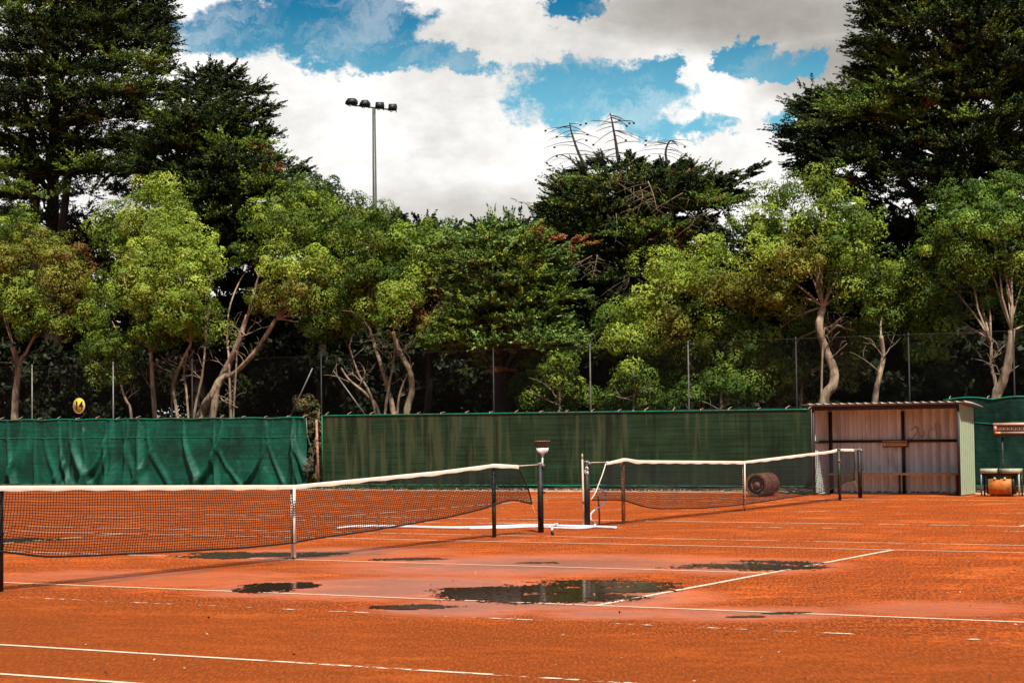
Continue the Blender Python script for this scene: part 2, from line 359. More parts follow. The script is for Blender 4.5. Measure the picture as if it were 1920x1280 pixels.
puddle([(930, 1112, 100, 12), (1090, 1102, 140, 13), (1050, 1121, 150, 9), (1215, 1100, 60, 8)], '', seed=1)
puddle([(500, 1102, 60, 7), (570, 1096, 30, 4)], '', seed=2)
puddle([(480, 1041, 120, 5), (600, 1038, 40, 3.5), (420, 1040, 60, 5)], '', seed=3, m=M_mud)
puddle([(1440, 1060, 85, 8), (1340, 1062, 80, 4)], '', seed=4)
puddle([(780, 1138, 70, 4)], '', seed=5)
puddle([(1400, 1156, 30, 1.4), (1485, 1149, 40, 1.4)], '', seed=6, m=M_mud)
puddle([(760, 1048, 60, 2), (1010, 1055, 40, 1.5)], '', seed=7, m=M_mud)
puddle([(40, 1012, 70, 3)], '', seed=8, m=M_mud)

# ------------------------------------------------------------------ nets
def lerp_prof(prof, x):
    xs_, zs_ = zip(*prof); return float(np.interp(x, xs_, zs_))
def tennis_net(cx, cy, label, top, bot, left, right, belly):
    t = thing('tennis_net', label, 'tennis net', 'nets of the two clay courts', (cx, cy, 0))
    Tz = lambda x: lerp_prof(top, x)
    def Bz(x):       # smoothed bottom line
        return sum(lerp_prof(bot, x+d) for d in (-.3, -.15, 0, .15, .3))/5
    x0, x1 = left[0], right[0]
    G = .045; rows = 24
    cols = int((max(right)-min(left))/G)
    def pt(u, v):    # u 0..1 along, v 0..1 from top to bottom
        xt = left[0]+(right[0]-left[0])*u; xb = left[1]+(right[1]-left[1])*u
        x = xt+(xb-xt)*v; zt = Tz(xt)-.03; zb = Bz(xb)
        wob = .012*mn.noise(Vector((x*3.1, v*4, cx)))
        y = belly*math.sin(v*math.pi)*(.6+.5*mn.noise(Vector((x*.7, 0, cx+3))))+.03*mn.noise(Vector((x*2.2, v*2.5, cx)))*v
        return np.array([cx+x+wob, cy+y, zt+(zb-zt)*v+.012*mn.noise(Vector((x*2.7, v*5, cx+8)))*math.sin(v*math.pi)])
    Pn = np.array([[pt(i/cols, j/rows) for j in range(rows+1)] for i in range(cols+1)])
    V = []; Fs = []; hw = .0034
    def strand(line, wdir):
        n = len(line); b = sum(len(a) for a in V)
        o = [line+wdir*hw+np.array([0, hw, 0]), line-wdir*hw, line+wdir*hw-np.array([0, hw, 0])]
        V.append(np.stack(o, 1).reshape(-1, 3))
        k = np.arange(n-1)*3+b
        for a, c in ((0, 1), (1, 2), (2, 0)): Fs.append(np.stack([k+a, k+c, k+c+3, k+a+3], 1))
    for i in range(cols+1): strand(Pn[i], np.array([1, 0, 0]))
    for j in range(1, rows): strand(Pn[:, j], np.array([0, 0, 1]))
    raw('netting', np.concatenate(V), np.concatenate(Fs), M_cord, t)
    # folded headband
    m = MB(); V = []; n = 90
    for i in range(n+1):
        x = x0+(x1-x0)*i/n; z = Tz(x); sag = .006*math.sin(i*1.3)
        h = .052+.010*mn.noise(Vector((x*1.4, 2, cx)))
        for dy, dz in ((-.010, -h+sag), (-.012, -.012), (0, 0.004), (.012, -.012), (.010, -h+sag)): V.append((cx+x, cy+dy, z+dz))
    m.add(V, [(i*5+k, i*5+k+1, (i+1)*5+k+1, (i+1)*5+k) for i in range(n) for k in range(4)])
    m.obj('headband', M_tape, t, True)
    # bottom cord and end cords
    MB().tube([Pn[i, -1] for i in range(0, cols+1, 3)]+[Pn[-1, -1]], .013, 6).obj('bottom_cord', M_cord, t, True)
    MB().tube([Pn[0, j] for j in range(0, rows+1, 2)], .009, 6).obj('side_cord', M_tape if cx > 5 else M_cord, t, True)
    MB().tube([Pn[-1, j] for j in range(0, rows+1, 2)], .011, 6).obj('side_cord', M_cord, t, True)
    # cable from post to post
    MB().tube([(cx-6.4, cy, 1.045), (cx+x0, cy, Tz(x0)-.01)], .007, 6).obj('net_cable', M_tape, t)
    MB().tube([(cx+6.4, cy, 1.045), (cx+x1, cy, Tz(x1)-.01)], .007, 6).obj('net_cable', M_tape, t)
    MB().tube([Pn[-1, -1], (cx+6.37, cy, .12)], .003, 4).obj('tie_cord', M_tape, t)
    # centre strap
    zt = Tz(0)+.006
    s = MB(); s.b2((cx-.026, cy-.022, .03), (cx+.026, cy-.016, zt)); s.b2((cx-.026, cy+.016, .03), (cx+.026, cy+.022, zt)); s.b2((cx-.026, cy-.0159, zt-.004), (cx+.026, cy+.0159, zt))
    st = s.obj('centre_strap', M_tape, t)
    MB().b2((cx-.03, cy-.028, .20), (cx+.03, cy-.0225, .235)).obj('buckle', M_steel, st)
    MB().tube([(cx, cy, -.01), (cx, cy, .05)], .014, 8).obj('ground_anchor', M_dsteel, st)
    return t, Pn
STK = 5.03
n1_t, _ = tennis_net(0, 0, 'nearer tennis net with a white top band crossing the left half of the court', [(-6.0, 1.04), (-5.03, 1.085), (0, .93), (3.5, 1.02), (5.03, 1.085), (5.7, 1.05), (6.0, 1.05)],
    [(-6.1, .45), (-5.03, .43), (-4.6, .33), (-4.1, .30), (-2.5, .25), (-1, .21), (0, .21), (.4, .24), (1.7, .27), (3.8, .37), (5.03, .47), (5.35, .55), (5.7, .54), (6.2, .42)], (-5.95, -6.15), (5.72, 6.12), -.05)
n2_t, P2 = tennis_net(C2, -.09, 'farther tennis net in front of the dark screen and the shed', [(-6.0, 1.06), (-5.6, 1.04), (-5.03, 1.09), (-4.5, 1.04), (0, .93), (4.6, 1.05), (5.03, 1.085), (5.6, 1.075), (6.2, 1.06)],
    [(-6.3, .44), (-5.03, .40), (-4.6, .30), (-3.9, .20), (-2, .13), (0, .12), (.6, .13), (2.5, .17), (3.8, .19), (4.9, .26), (5.1, .30), (5.4, .38), (6.2, .40)], (-5.72, -6.25), (6.05, 6.05), -.03)
place(n1_t); place(n2_t)

def net_post(x, y, label, emblem=False):
    t = thing('net_post', label, 'net post', 'black net posts', (x, y, 0))
    MB().tube([(x, y, -.02), (x, y, 1.05)], .046, 18).obj('tube', M_black, t, True)
    MB().tube([(x, y, 1.0503), (x, y, 1.058), (x, y, 1.072), (x, y, 1.08)], [.05, .05, .036, .01], 14).obj('cap', M_steel, t, True)
    MB().tube([(x-.03, y-.05, 1.03), (x+.03, y-.05, 1.03)], .026, 12).obj('pulley', M_steel, t, True)
    MB().tube([(x-.012, y-.09, .62), (x-.012, y-.046, .62)], .016, 8).obj('winder', M_dsteel, t, True)
    if emblem:   # small white emblem seen on the shaft: an arched hook over two slanting strokes
        d = np.array([x, y, 0])-CAM; d[2] = 0; d = d/np.linalg.norm(d); rr = np.array([_r0[0], _r0[1], 0])
        o = np.array([x, y, .905])-d*.0475; m = MB()
        for a in ([(-.028, .05), (-.012, .075), (.012, .078), (.026, .062), (.026, .035), (.012, .018), (-.004, .008), (.004, .022), (.012, .04), (.006, .056), (-.008, .052), (-.02, .03)],
                  [(-.030, .03), (-.018, .012), (-.022, -.015), (-.014, -.045), (-.026, -.045), (-.034, -.01)],
                  [(-.004, -.002), (.01, .004), (.026, -.002), (.028, -.055), (.012, -.055), (.010, -.028), (.002, -.022), (-.004, -.05), (-.016, -.042), (-.008, -.02)]):
            m.prism(a, o, rr, (0, 0, 1), -d, .002)
        m.obj('emblem', M_white, t)
    return place(t)
net_post(-6.4, 0, 'black net post at the left end of the nearer net, off the left edge')
net_post(6.4, 0, 'black net post in the middle of the photo with an upturned broom behind it')
net_post(C2-6.4, -.09, 'black net post with a small white emblem, beside the white garden hose', True)
net_post(C2+6.4, -.09, 'black net post standing in front of the open shed')
def stick(x, y, m, label, h=1.075, red=False, wd=.055):
    t = thing('singles_stick', label, 'net stick', 'singles sticks propping the nets', (x, y, 0))
    MB().b2((x-wd/2, y-.02, -.01), (x+wd/2, y+.02, h)).obj('shaft', m, t)
    MB().b2((x-wd/2-.006, y-.03, h-.004), (x+wd/2+.006, y+.03, h+.014)).obj('fork', M_steel if m is not M_black else M_dsteel, t)
    if red:
        MB().b2((x-wd/2-.002, y-.023, .80), (x+wd/2+.002, y+.023, .86)).obj('red_band', mat('red_paint', (.45, .05, .03), .5), t)
    return place(t)
stick(-STK, .03, M_black, 'near-black stick holding up the nearer net at the left edge of the photo', wd=.06)
stick(STK, .03, M_green, 'dark green stick under the raised right end of the nearer net')
stick(C2-STK, -.05, M_ochre, 'ochre wooden stick behind the mesh at the left end of the farther net', wd=.065)
stick(C2+STK, -.13, M_green, 'green stick with a red band holding the farther net before the shed', red=True, wd=.06)

# broom, upside down behind the middle post
def broom():
    t = thing('broom', 'upturned broom with white head and dark bristles standing behind the middle net post', 'broom', None, (6.5, -.02, 0))
    x, y = 6.509, .012; rr = Vector(_r0.tolist()); ff = Vector((-_r0[1], _r0[0], 0))
    top = Vector((x, y, 1.20)); bot = Vector((x-.498*.05, y+.867*.05, 0))
    MB().tube([bot, bot.lerp(top, .5), top], .012, 10).obj('handle', M_white, t, True)
    M_br = mat('brown_bristle', (.05, .022, .014), .9, var=.5, vscale=60)
    o = top+Vector((0, 0, .0))-ff*.022
    MB().prism([(-.012, -.03), (.012, -.03), (.025, .005), (.078, .035), (.098, .10), (-.098, .10), (-.078, .035), (-.025, .005)], o, rr, (0, 0, 1), ff, .044).obj('head', M_white, t)
    rng = random.Random(3); m = MB()
    for i in range(520):
        a = rng.uniform(-.095, .095); b = rng.uniform(0, .044); p = o+rr*a+ff*b+Vector((0, 0, .095))
        q = p+Vector((0, 0, rng.uniform(.095, .12)))+rr*(a*.30+rng.uniform(-.006, .006))+ff*rng.uniform(-.012, .012)
        m.tube([p, q], .0026, 3, False)
    m.obj('bristles', M_br, t)
    m = MB()
    for i in range(160):
        a = rng.uniform(-.12, .12); p = o+rr*a+ff*rng.uniform(-.005, .05)+Vector((0, 0, .197)); m.tube([p, p+Vector((0, 0, .014))], .003, 3, True)
    m.obj('bristle_tips', mat('pale_bristle', (.5, .33, .22), .9), t)
    place(t)
broom()
# cream stake next to post
sx0, sy0 = C2-6.4-.498*.068, -.09+.867*.068
t = thing('wooden_stake', 'slim cream stake with a yellow tip strapped beside the emblem post', 'stake', None, (sx0, sy0, 0))
MB().tube([(sx0+.015, sy0, 0), (sx0, sy0, 1.10)], .015, 10).obj('shaft', mat('cream_paint', (.72, .60, .44), .7, var=.25, stretch=(1, 1, .2), vscale=14, dirt=(.3, .14, .06), damt=.7), t, True)
MB().tube([(sx0, sy0, 1.1003), (sx0, sy0, 1.16), (sx0, sy0, 1.19)], [.014, .013, .006], 8).obj('tip', mat('yellow_tip', (.62, .62, .30), .5, var=.3), t, True)
MB().tube([(sx0, sy0, .40), (sx0, sy0, .425)], .024, 8).obj('strap', M_rust, t)
place(t)
# white hoses
def gp(x, y, z=.025): g = ground(x, y, z); return (g[0], g[1], z)
def curve_pts(ps, n=8):
    ps = [Vector(p) for p in ps]; out = []
    for i in range(len(ps)-1):
        p0, p1, p2, p3 = ps[max(i-1, 0)], ps[i], ps[i+1], ps[min(i+2, len(ps)-1)]
        for k in range(n):
            s = k/n; out.append(.5*((2*p1)+(p2-p0)*s+(2*p0-5*p1+4*p2-p3)*s*s+(3*p1-p0-3*p2+p3)*s**3))
    return out+[ps[-1]]
tag(MB().tube(curve_pts([gp(632, 989), gp(690, 986), gp(760, 987), gp(850, 989), gp(930, 987), gp(1000, 984), gp(1060, 986), gp(1110, 987), gp(1155, 989)]), [.008]+[.03]*63+[.03], 8, True, .8).obj('hose', M_hose, None, True),
    'thick white hose lying flat across the clay from the nearer net to past the tap', 'hose', 'white hoses on the clay')
tapx = ground(1124, 985)
tp = np.array([tapx[0], tapx[1], 0])
hx = ground(1117, 984)
rd = np.array(_r0)
tag(MB().tube(curve_pts([tuple(tp+rd*.06+np.array([0, 0, .56])), tuple(tp+rd*.105+np.array([0, 0, .50])), tuple(tp+rd*.09+np.array([0, 0, .38])), tuple(tp-rd*.03+np.array([0, 0, .28])), tuple(tp-rd*.13+np.array([0, 0, .20])),
      tuple(tp-rd*.14+np.array([0, 0, .10])), tuple(tp-rd*.07+np.array([0, 0, .03])), gp(1109, 988, .02), gp(1080, 990, .02), gp(1040, 989, .02), gp(1000, 987, .02), gp(950, 989, .02), gp(880, 990, .02)]), .018, 8).obj('hose', M_hose, None, True),
    'thin white hose curling down from the brass tap to the ground', 'hose', 'white hoses on the clay')
t = thing('standpipe', 'short rusty standpipe with a tap feeding the white hose', 'garden tap', None, tp)
M_brass = mat('weathered_brass', (.45, .30, .16), .5, .5, var=.4)
MB().tube([tp+np.array([0, 0, -.02]), tp+np.array([0.0, 0, .2]), tp-rd*.02+np.array([0, 0, .56])], .016, 8).obj('riser', mat('mossy_pipe', (.16, .13, .07), .7, var=.4), t, True)
MB().tube([tp-rd*.06+np.array([0, 0, .565]), tp+rd*.0+np.array([0, 0, .60]), tp+rd*.07+np.array([0, 0, .57])], .016, 8).obj('elbow', mat('white_fitting', (.75, .7, .62), .5), t, True)
h = MB(); h.tube([tp+np.array([0, 0, .60]), tp+np.array([0, 0, .66])], .012, 8); h.box(tp+np.array([0, 0, .672]), (.07, .07, .016)); h.obj('tap_handle', M_brass, t, True)
place(t)
# spray nozzle
g = np.array(gp(1030, 986, .04)); g2 = np.array(gp(1046, 982, .05)); g3 = np.array(gp(1037, 999, .03))
t = thing('spray_nozzle', 'white and dark spray nozzle lying on the clay right of the middle post', 'hose nozzle', None, (g[0], g[1], 0))
MB().tube([g, g2], .022, 10).obj('body', M_white, t, True)
MB().tube([g2, g2+(g2-g)/np.linalg.norm(g2-g)*.03], .026, 10).obj('collar', mat('black_rubber', (.02, .02, .03), .5), t, True)
MB().tube([g+(g2-g)*.35, g3+(g-g3)*.3], [.016, .014], 8).obj('grip', M_white, t, True)
MB().tube([g3+(g-g3)*.3, g3], .018, 8).obj('trigger', mat('dark_blue_plastic', (.02, .02, .06), .4), t, True)
place(t)

# ------------------------------------------------------------------ fence with screens
FX = 24.0
def lnk_fence():
    t = thing('chain_link_fence', 'tall chain link fence with slim steel poles behind the green screens', 'fence', None, (FX, 10, 0))
    rng = random.Random(5)
    for px, top, m in ((60, 645, M_steel), (212, 655, M_steel), (360, 668, M_dsteel), (602, 670, M_dsteel), (925, 682, M_dsteel), (1106, 650, M_pole), (1290, 645, M_pole), (1492, 640, M_dsteel), (1703, 625, M_dsteel), (1900, 640, M_dsteel)):
        q = plane(px, top, FX)
        MB().tube([(FX, q[1], -.03), (FX, q[1], 3.72)], .021, 8).obj('post', m, t, True)
    for a, b in (((625, 695), (688, 782)), ((586, 690), (540, 790))):
        p, q = plane(*a, FX+.05), plane(*b, FX+.05); MB().tube([p, q], .02, 8).obj('brace', M_steel, t, True)
    H = 3.66; y0, y1 = -6.0, 32.0; pitch = .062; V = []; Fs = []; hw = .0008
    n = int((y1-y0+H)/pitch)
    for sgn in (1, -1):
        for i in range(n):
            ya = y0-H+i*pitch if sgn > 0 else y0+i*pitch; a = np.array([ya, 0.0]); b = np.array([ya+sgn*H, H])
            # clip
            for lim in (y0, y1):
                if (a[0]-lim)*(b[0]-lim) < 0:
                    s = (lim-a[0])/(b[0]-a[0]); c = a+(b-a)*s
                    if (a[0] < y0 or a[0] > y1): a = c
                    else: b = c
            if not (y0-1e-6 <= a[0] <= y1+1e-6 and y0-1e-6 <= b[0] <= y1+1e-6): continue
            k = len(V); xo = FX-.034+.003*sgn
            V += [(xo, a[0]-hw*1.4, a[1]+.02), (xo, a[0]+hw*1.4, a[1]+.02), (xo, b[0]+hw*1.4, b[1]+.02), (xo, b[0]-hw*1.4, b[1]+.02)]
            Fs.append((k, k+1, k+2, k+3))
    raw('wire_mesh', V, Fs, M_dsteel, t)
    MB().tube([(FX-.03, y0, 3.68), (FX-.03, 8, 3.67), (FX-.03, y1, 3.68)], .005, 5).obj('top_wire', M_dsteel, t)
    MB().tube([(FX-.03, y0, 2.02), (FX-.03, y1, 2.02)], .005, 5).obj('middle_wire', M_dsteel, t)
    place(t)
lnk_fence()
SX = 23.8
def fabric(name, c1, c2, weave, streak=None, patch=None, trans=.0):
    m = bpy.data.materials.new(name); m.use_nodes = True; t = m.node_tree; b = t.nodes['Principled BSDF']
    tc = nd(t, 'ShaderNodeTexCoord').outputs['Object']; s = nd(t, 'ShaderNodeSeparateXYZ'); t.links.new(tc, s.inputs[0])
    y, z = s.outputs[1], s.outputs[2]
    big = noise(t, tc, 1.3, 5, .6)
    col = mixc(t, smooth(t, big, .3, .7), c1, c2)
    hl = noise(t, comb(t, 0.0, mth(t, 'MULTIPLY', y, .4), mth(t, 'MULTIPLY', z, 26)), 1.0, 3, .6)
    col = mixc(t, smooth(t, hl, .35, .7, 0, weave), col, tuple(q*.3 for q in c1))
    if streak:
        st = noise(t, comb(t, 3.0, mth(t, 'MULTIPLY', y, 5.2), mth(t, 'MULTIPLY', z, .4)), 1.0, 4, .55)
        lim = smooth(t, mth(t, 'ADD', st, mth(t, 'MULTIPLY', smooth(t, y, 9.0, 12.5), .075)), .51, .67, 0, .85)
        col = mixc(t, lim, col, streak)  # paler upright streaks mixed into the knit's colour
        st2 = noise(t, comb(t, 7.0, mth(t, 'MULTIPLY', y, 4.1), mth(t, 'MULTIPLY', z, .35)), 1.0, 4, .55)
        col = mixc(t, smooth(t, st2, .52, .68, 0, .7), col, tuple(q*.25 for q in c1))
    if patch:
        pn = noise(t, comb(t, 1.0, mth(t, 'MULTIPLY', y, 1.5), mth(t, 'MULTIPLY', z, .9)), 1.2, 6, .75)
        col = mixc(t, smooth(t, pn, .58, .72, 0, .6), col, patch)
    t.links.new(col, b.inputs['Base Color']); b.inputs['Roughness'].default_value = .55; b.inputs['Specular IOR Level'].default_value = .3
    bn = nd(t, 'ShaderNodeBump'); bn.inputs['Strength'].default_value = .3; bn.inputs['Distance'].default_value = .02
    t.links.new(noise(t, comb(t, 0.0, y, mth(t, 'MULTIPLY', z, 3)), 7, 5, .6), bn.inputs['Height']); t.links.new(bn.outputs[0], b.inputs['Normal'])
    return m
M_hem = mat('green_hem', (.01, .20, .11), .5, var=.3)
M_tie = mat('pale_tie', (.60, .36, .28), .6, var=.4, vscale=30)
def screen(label, ya, yb, z0, ztop, m, fold, hems, seed=0):
    t = thing('windscreen', label, 'windscreen', 'green screens tied to the fence', (SX, (ya+yb)/2, 0))
    ny_, nz = int(abs(yb-ya)/.035), 56; rng = random.Random(seed); V = []
    lines = [(rng.uniform(min(ya, yb), max(ya, yb)), rng.uniform(-1.3, 1.3), rng.uniform(.025, .09), rng.uniform(.25, 1.1)) for _ in range(int(abs(yb-ya)*3.8))]
    for i in range(ny_+1):
        y = ya+(yb-ya)*i/ny_; u = i/ny_; zt = ztop(u)
        for j in range(nz+1):
            v = j/nz; z = zt+(z0-zt)*v; dx = 0
            if fold:
                for yc, sl, wd, amp in lines:
                    d = y-(yc+sl*v*v*.8); w_ = wd*(.6+1.3*v)
                    if abs(d) < 3*w_: dx += amp*math.exp(-(d/w_)**2)*(.15+v)
                dx = -min(fold*dx, .26)-.06*mn.noise(Vector((y*.9, z*1.1, seed)))-.02*math.sin(y*5+z*2)*v-.022*abs(mn.noise(Vector((y*4.2+z*2.5, z*2.2, seed+3))))-.012*abs(mn.noise(Vector((y*11-z*5, z*6, seed+8))))
            else: dx = -.012*mn.noise(Vector((y*1.2, z*1.2, seed)))
            V.append((SX+dx, y, z))
    k = nz+1
    raw('fabric', V, [(i*k+j, (i+1)*k+j, (i+1)*k+j+1, i*k+j+1) for i in range(ny_) for j in range(nz)], m, t, None, True)
    for hz in hems:
        pts = []
        for i in range(0, ny_+1, 4):
            u = i/ny_; j = 0 if hz == 'top' else nz; v = V[i*k+j]; pts.append((v[0]-.012, v[1], v[2]))
        mb = MB(); mb.tube(pts, .017, 5, True); mb.obj('hem', M_hem, t, True)
    if fold:
        pts = [V[i*k+16] for i in range(0, ny_+1, 3)]; MB().tube([(a-.006, b, c) for a, b, c in pts], .009, 5).obj('seam', M_hem, t, True)
    nt_ = int(abs(yb-ya)/.75)
    for i in range(nt_+1):
        u = min(1, max(0, (i+.15)/nt_)) if i < nt_ else .995; y = ya+(yb-ya)*u; z = ztop(u)
        MB().tube([(SX-.03, y, z-.01), (SX-.02, y+rng.uniform(-.03, .03), z+.035), (FX-.05, y+rng.uniform(-.02, .02), z+.05+rng.uniform(0, .05))], .008, 5).obj('tie', M_tie, t)
    return t
M_teal = fabric('teal_tarp', (.003, .058, .034), (.006, .135, .082), .5, patch=(.07, .26, .18))
M_dark = fabric('dark_knit_screen', (.013, .042, .016), (.030, .074, .030), .75, streak=(.060, .080, .034))
M_dteal = fabric('dark_teal_screen', (.003, .028, .018), (.008, .05, .032), .5, patch=(.03, .09, .06))
t1 = screen('bright teal creased screen hanging in folds at the left', 31.0, 17.03, .12, lambda u: 2.06-.10*u+.025*abs(math.sin(u*31)), M_teal, .17, ['top'], 2)
MB().tube([(SX-.02, 17.03, 1.96), (SX-.03, 17.0, 1.5), (SX-.05, 16.78, .95), (SX-.03, 17.0, .5), (SX-.02, 17.02, .1)], .01, 5).obj('rope', M_steel, t1)
place(t1)
t2 = screen('long flat dark green knitted screen with pale upright streaks in the middle', 16.5, 2.22, .13, lambda u: 2.02-.05*u, M_dark, 0, ['top', 'bottom'], 4)
MB().tube([(SX-.02, 16.5, .14), (SX-.02, 16.5, 2.02)], .016, 5).obj('side_hem', M_hem, t2)
MB().tube([(SX-.02, 2.22, .13), (SX-.02, 2.22, 1.97)], .016, 5).obj('side_hem', mat('pale_hem', (.30, .42, .30), .6), t2)
place(t2)
place(screen('dark teal screen at the right behind the shed and the scoreboard', -1.0, -5.4, .16, lambda u: 2.12+.06*abs(math.sin(u*12)), M_dteal, .03, ['top', 'bottom'], 6))
q = plane(604, 790, 23.9)
t = thing('rusty_pole', 'short rusty pipe in the gap between the two long screens', 'pole', None, (23.7, q[1], 0))
MB().tube([(23.7, q[1]-.02, -.03), (23.7, q[1]+.05, 1.9)], .032, 10).obj('shaft', mat('rust_pink', (.42, .20, .14), .75, var=.4), t, True)
MB().tube([(23.7, q[1]+.035, 1.32), (23.7, q[1]+.037, 1.37)], .04, 10).obj('clamp', M_rust, t)
place(t)

# text helper
def text_mesh(name, s, size, m, origin, ex, ey, ez, parent, bold=0.0, align='CENTER', ext=.001):
    cu = bpy.data.curves.new(name, 'FONT'); cu.body = s; cu.size = size; cu.align_x = align; cu.align_y = 'CENTER'; cu.offset = bold; cu.extrude = ext; cu.resolution_u = 3
    o = bpy.data.objects.new(name+'_tmp', cu); C.objects.link(o); bpy.context.view_layer.update()
    me = bpy.data.meshes.new_from_object(o.evaluated_get(bpy.context.evaluated_depsgraph_get())); bpy.data.objects.remove(o); me.name = name
    R_ = Matrix((( ex[0], ey[0], ez[0], origin[0]), (ex[1], ey[1], ez[1], origin[1]), (ex[2], ey[2], ez[2], origin[2]), (0, 0, 0, 1)))
    me.transform(R_); me.materials.clear(); me.materials.append(m)
    ob = bpy.data.objects.new(name, me); C.objects.link(ob); ob.parent = parent; return ob
EX, EY, EZ = (0, -1, 0), (0, 0, 1), (-1, 0, 0)       # text frame on a surface that faces the court
q = plane(148.5, 760.5, FX-.06)
t = thing('number_sign', 'round yellow court number sign reading 14 on the fence above the teal screen', 'sign', None, tuple(q))
R_ = .235
mb = MB(); mb.prism([(R_*math.cos(a*math.pi/18), R_*math.sin(a*math.pi/18)) for a in range(36)], q, EX, EY, EZ, .012); mb.obj('disc', mat('yellow_enamel', (.75, .60, .03), .4, var=.12, vscale=14), t)
mb = MB(); V = []
for a in range(37):
    c_, s_ = math.cos(a*math.pi/18), math.sin(a*math.pi/18)
    for rr_ in (.93, .97): V.append((q[0]-.0145, q[1]-R_*rr_*c_, q[2]+R_*rr_*s_))
mb.add(V, [(2*a, 2*a+1, 2*a+3, 2*a+2) for a in range(36)]); mb.obj('rim_line', M_white, t)
text_mesh('number', '14', .34, mat('navy_paint', (.015, .01, .07), .5), q+np.array([-.016, 0, 0]), EX, EY, EZ, t, .012)
place(t)

# ------------------------------------------------------------------ shed
def shed():
    t = thing('shed', 'open fronted corrugated steel player shelter with a bench beside the dark screen', 'shed', None, (22.4, -.2, 0))
    xf, xb, yl, yr, zf, zb = 21.9, 23.0, 1.5, -1.93, 2.03, 1.93
    cream = mat('cream_sheet', (.74, .86, .82), .5, var=.12, vscale=3, stretch=(1, 1, .3), dirt=(.46, .44, .36), dscale=2.5, damt=.7)
    greenw = mat('pale_green_sheet', (.42, .52, .34), .5, var=.08, vscale=3, dirt=(.28, .36, .22), dscale=3, damt=.5)
    darkf = mat('dark_frame', (.025, .016, .014), .6, var=.4)
    def ribbed(y0, y1, ax, fx, z0, zt, th=.012, pitch=.205, rib=.05, sign=-1):
        # upright sheet with narrow standing ribs; ax 'y' runs along Y at X=fx, 'x' runs along X at Y=fx
        pr = []; n = int(abs(y1-y0)/pitch)+1; d = 1 if y1 > y0 else -1
        for i in range(n):
            s = y0+d*i*pitch
            for o, h_ in ((0, 0), (pitch*.40, 0), (pitch*.42, rib*.25), (pitch*.46, 0), (pitch*.84, 0), (pitch*.86, -rib), (pitch*.96, -rib), (pitch*.98, 0)):
                c = s+d*o
                if (c-y1)*d > 0: c = y1
                pr.append((c, h_))
        pr.append((y1, 0)); V = []
        for c, h_ in pr:
            for z in (z0, zt(c) if callable(zt) else zt):
                V.append((fx+sign*h_, c, z) if ax == 'y' else (c, fx+sign*h_, z))
        return V, [(2*i, 2*i+1, 2*i+3, 2*i+2) for i in range(len(pr)-1)]
    m = MB(); m.add(*ribbed(yl, yr, 'y', xb, .06, zb)); bw = m.obj('back_wall', cream, t)
    # faint scrawl on the back wall
    gr = mat('faded_graffiti', (.42, .36, .30), .7); sc = MB()
    def stroke(ps, r_=.010):
        P_ = [plane(a, b, xb-.026) for a, b in ps]; P_ = curve_pts([tuple(p) for p in P_], 5)
        sc.tube(P_, r_, 4, True)
    stroke([(1708, 806), (1716, 800), (1720, 808), (1710, 822), (1702, 820)]); stroke([(1722, 800), (1724, 816), (1732, 816), (1730, 804)])
    stroke([(1741, 820), (1742, 808), (1746, 803), (1750, 806)]); stroke([(1756, 818), (1754, 796), (1758, 792), (1762, 800), (1764, 820)])
    sc.obj('graffiti', gr, bw)
    m = MB(); m.add(*ribbed(xf, xb, 'x', yl, .02, lambda c: zf-(c-xf)*.09, sign=-1, pitch=.14)); m.obj('side_wall', cream, t)
    m = MB(); m.add(*ribbed(xf, xb, 'x', yr, .02, lambda c: zf-(c-xf)*.09, sign=-1, pitch=.14)); m.obj('side_wall', greenw, t)
    # frame
    for y in (yl-.03, yr+.035): MB().b2((xf-.01, y-.025, 0), (xf+.04, y+.025, zf-.03)).obj('corner_post', darkf, t)
    for y in (yl-.06, -.30): MB().b2((xb-.09, y-.03, 0), (xb-.03, y+.03, zb-.04)).obj('wall_post', darkf, t)
    MB().b2((xb-.07, yr+.05, 1.175), (xb-.028, yl-.1, 1.235)).obj('wall_rail', darkf, t)
    MB().b2((xf+.06, yl-.07, 1.175), (xb-.1, yl-.028, 1.235)).obj('wall_rail', darkf, t)
    MB().b2((xf-.012, yr+.02, zf-.11), (xf+.03, yl-.01, zf-.015)).obj('front_beam', darkf, t)
    # bench
    b_ = MB().b2((xb-.45, yr+.06, .445), (xb-.10, yl-.10, .475)).obj('bench_seat', mat('cream_bench', (.26, .20, .12), .6, var=.2), t)
    MB().b2((xb-.472, yr+.05, .44), (xb-.452, yl-.09, .492)).obj('bench_edge', mat('yellowed_edge', (.42, .38, .20), .5, var=.15), t)
    for y in (yr+.3, -.3, yl-.35): MB().b2((xb-.40, y-.02, 0), (xb-.36, y+.02, .443)).obj('bench_leg', darkf, t)
    # roof: ribbed sheet with overhang
    V = []; pr = []; y = yl+.20
    while y > yr-.12:
        for o, h_ in ((0, 0), (.12, 0), (.135, .028), (.165, .028), (.18, 0)): pr.append((y-o, h_))
        y -= .19
    rm = mat('roof_sheet', (.34, .34, .28), .45, var=.2, dirt=(.2, .12, .08))
    for yy, h_ in pr:
        for x, z in ((xf-.09, zf+.030), (xf+.5, zf+.0), (xb+.12, zb+.015)): V.append((x, yy, z+h_)); V.append((x, yy, z+h_-.006))
    Fs = []
    for i in range(len(pr)-1):
        a = i*6; b2 = a+6
        for k in (0, 2): Fs += [(a+k, b2+k, b2+k+2, a+k+2), (a+k+1, a+k+3, b2+k+3, b2+k+1)]
        Fs += [(a, a+1, b2+1, b2), (a+4, b2+4, b2+5, a+5)]
    MB().add(V, Fs).obj('roof', rm, t)
    q0_ = pr[-1][0]
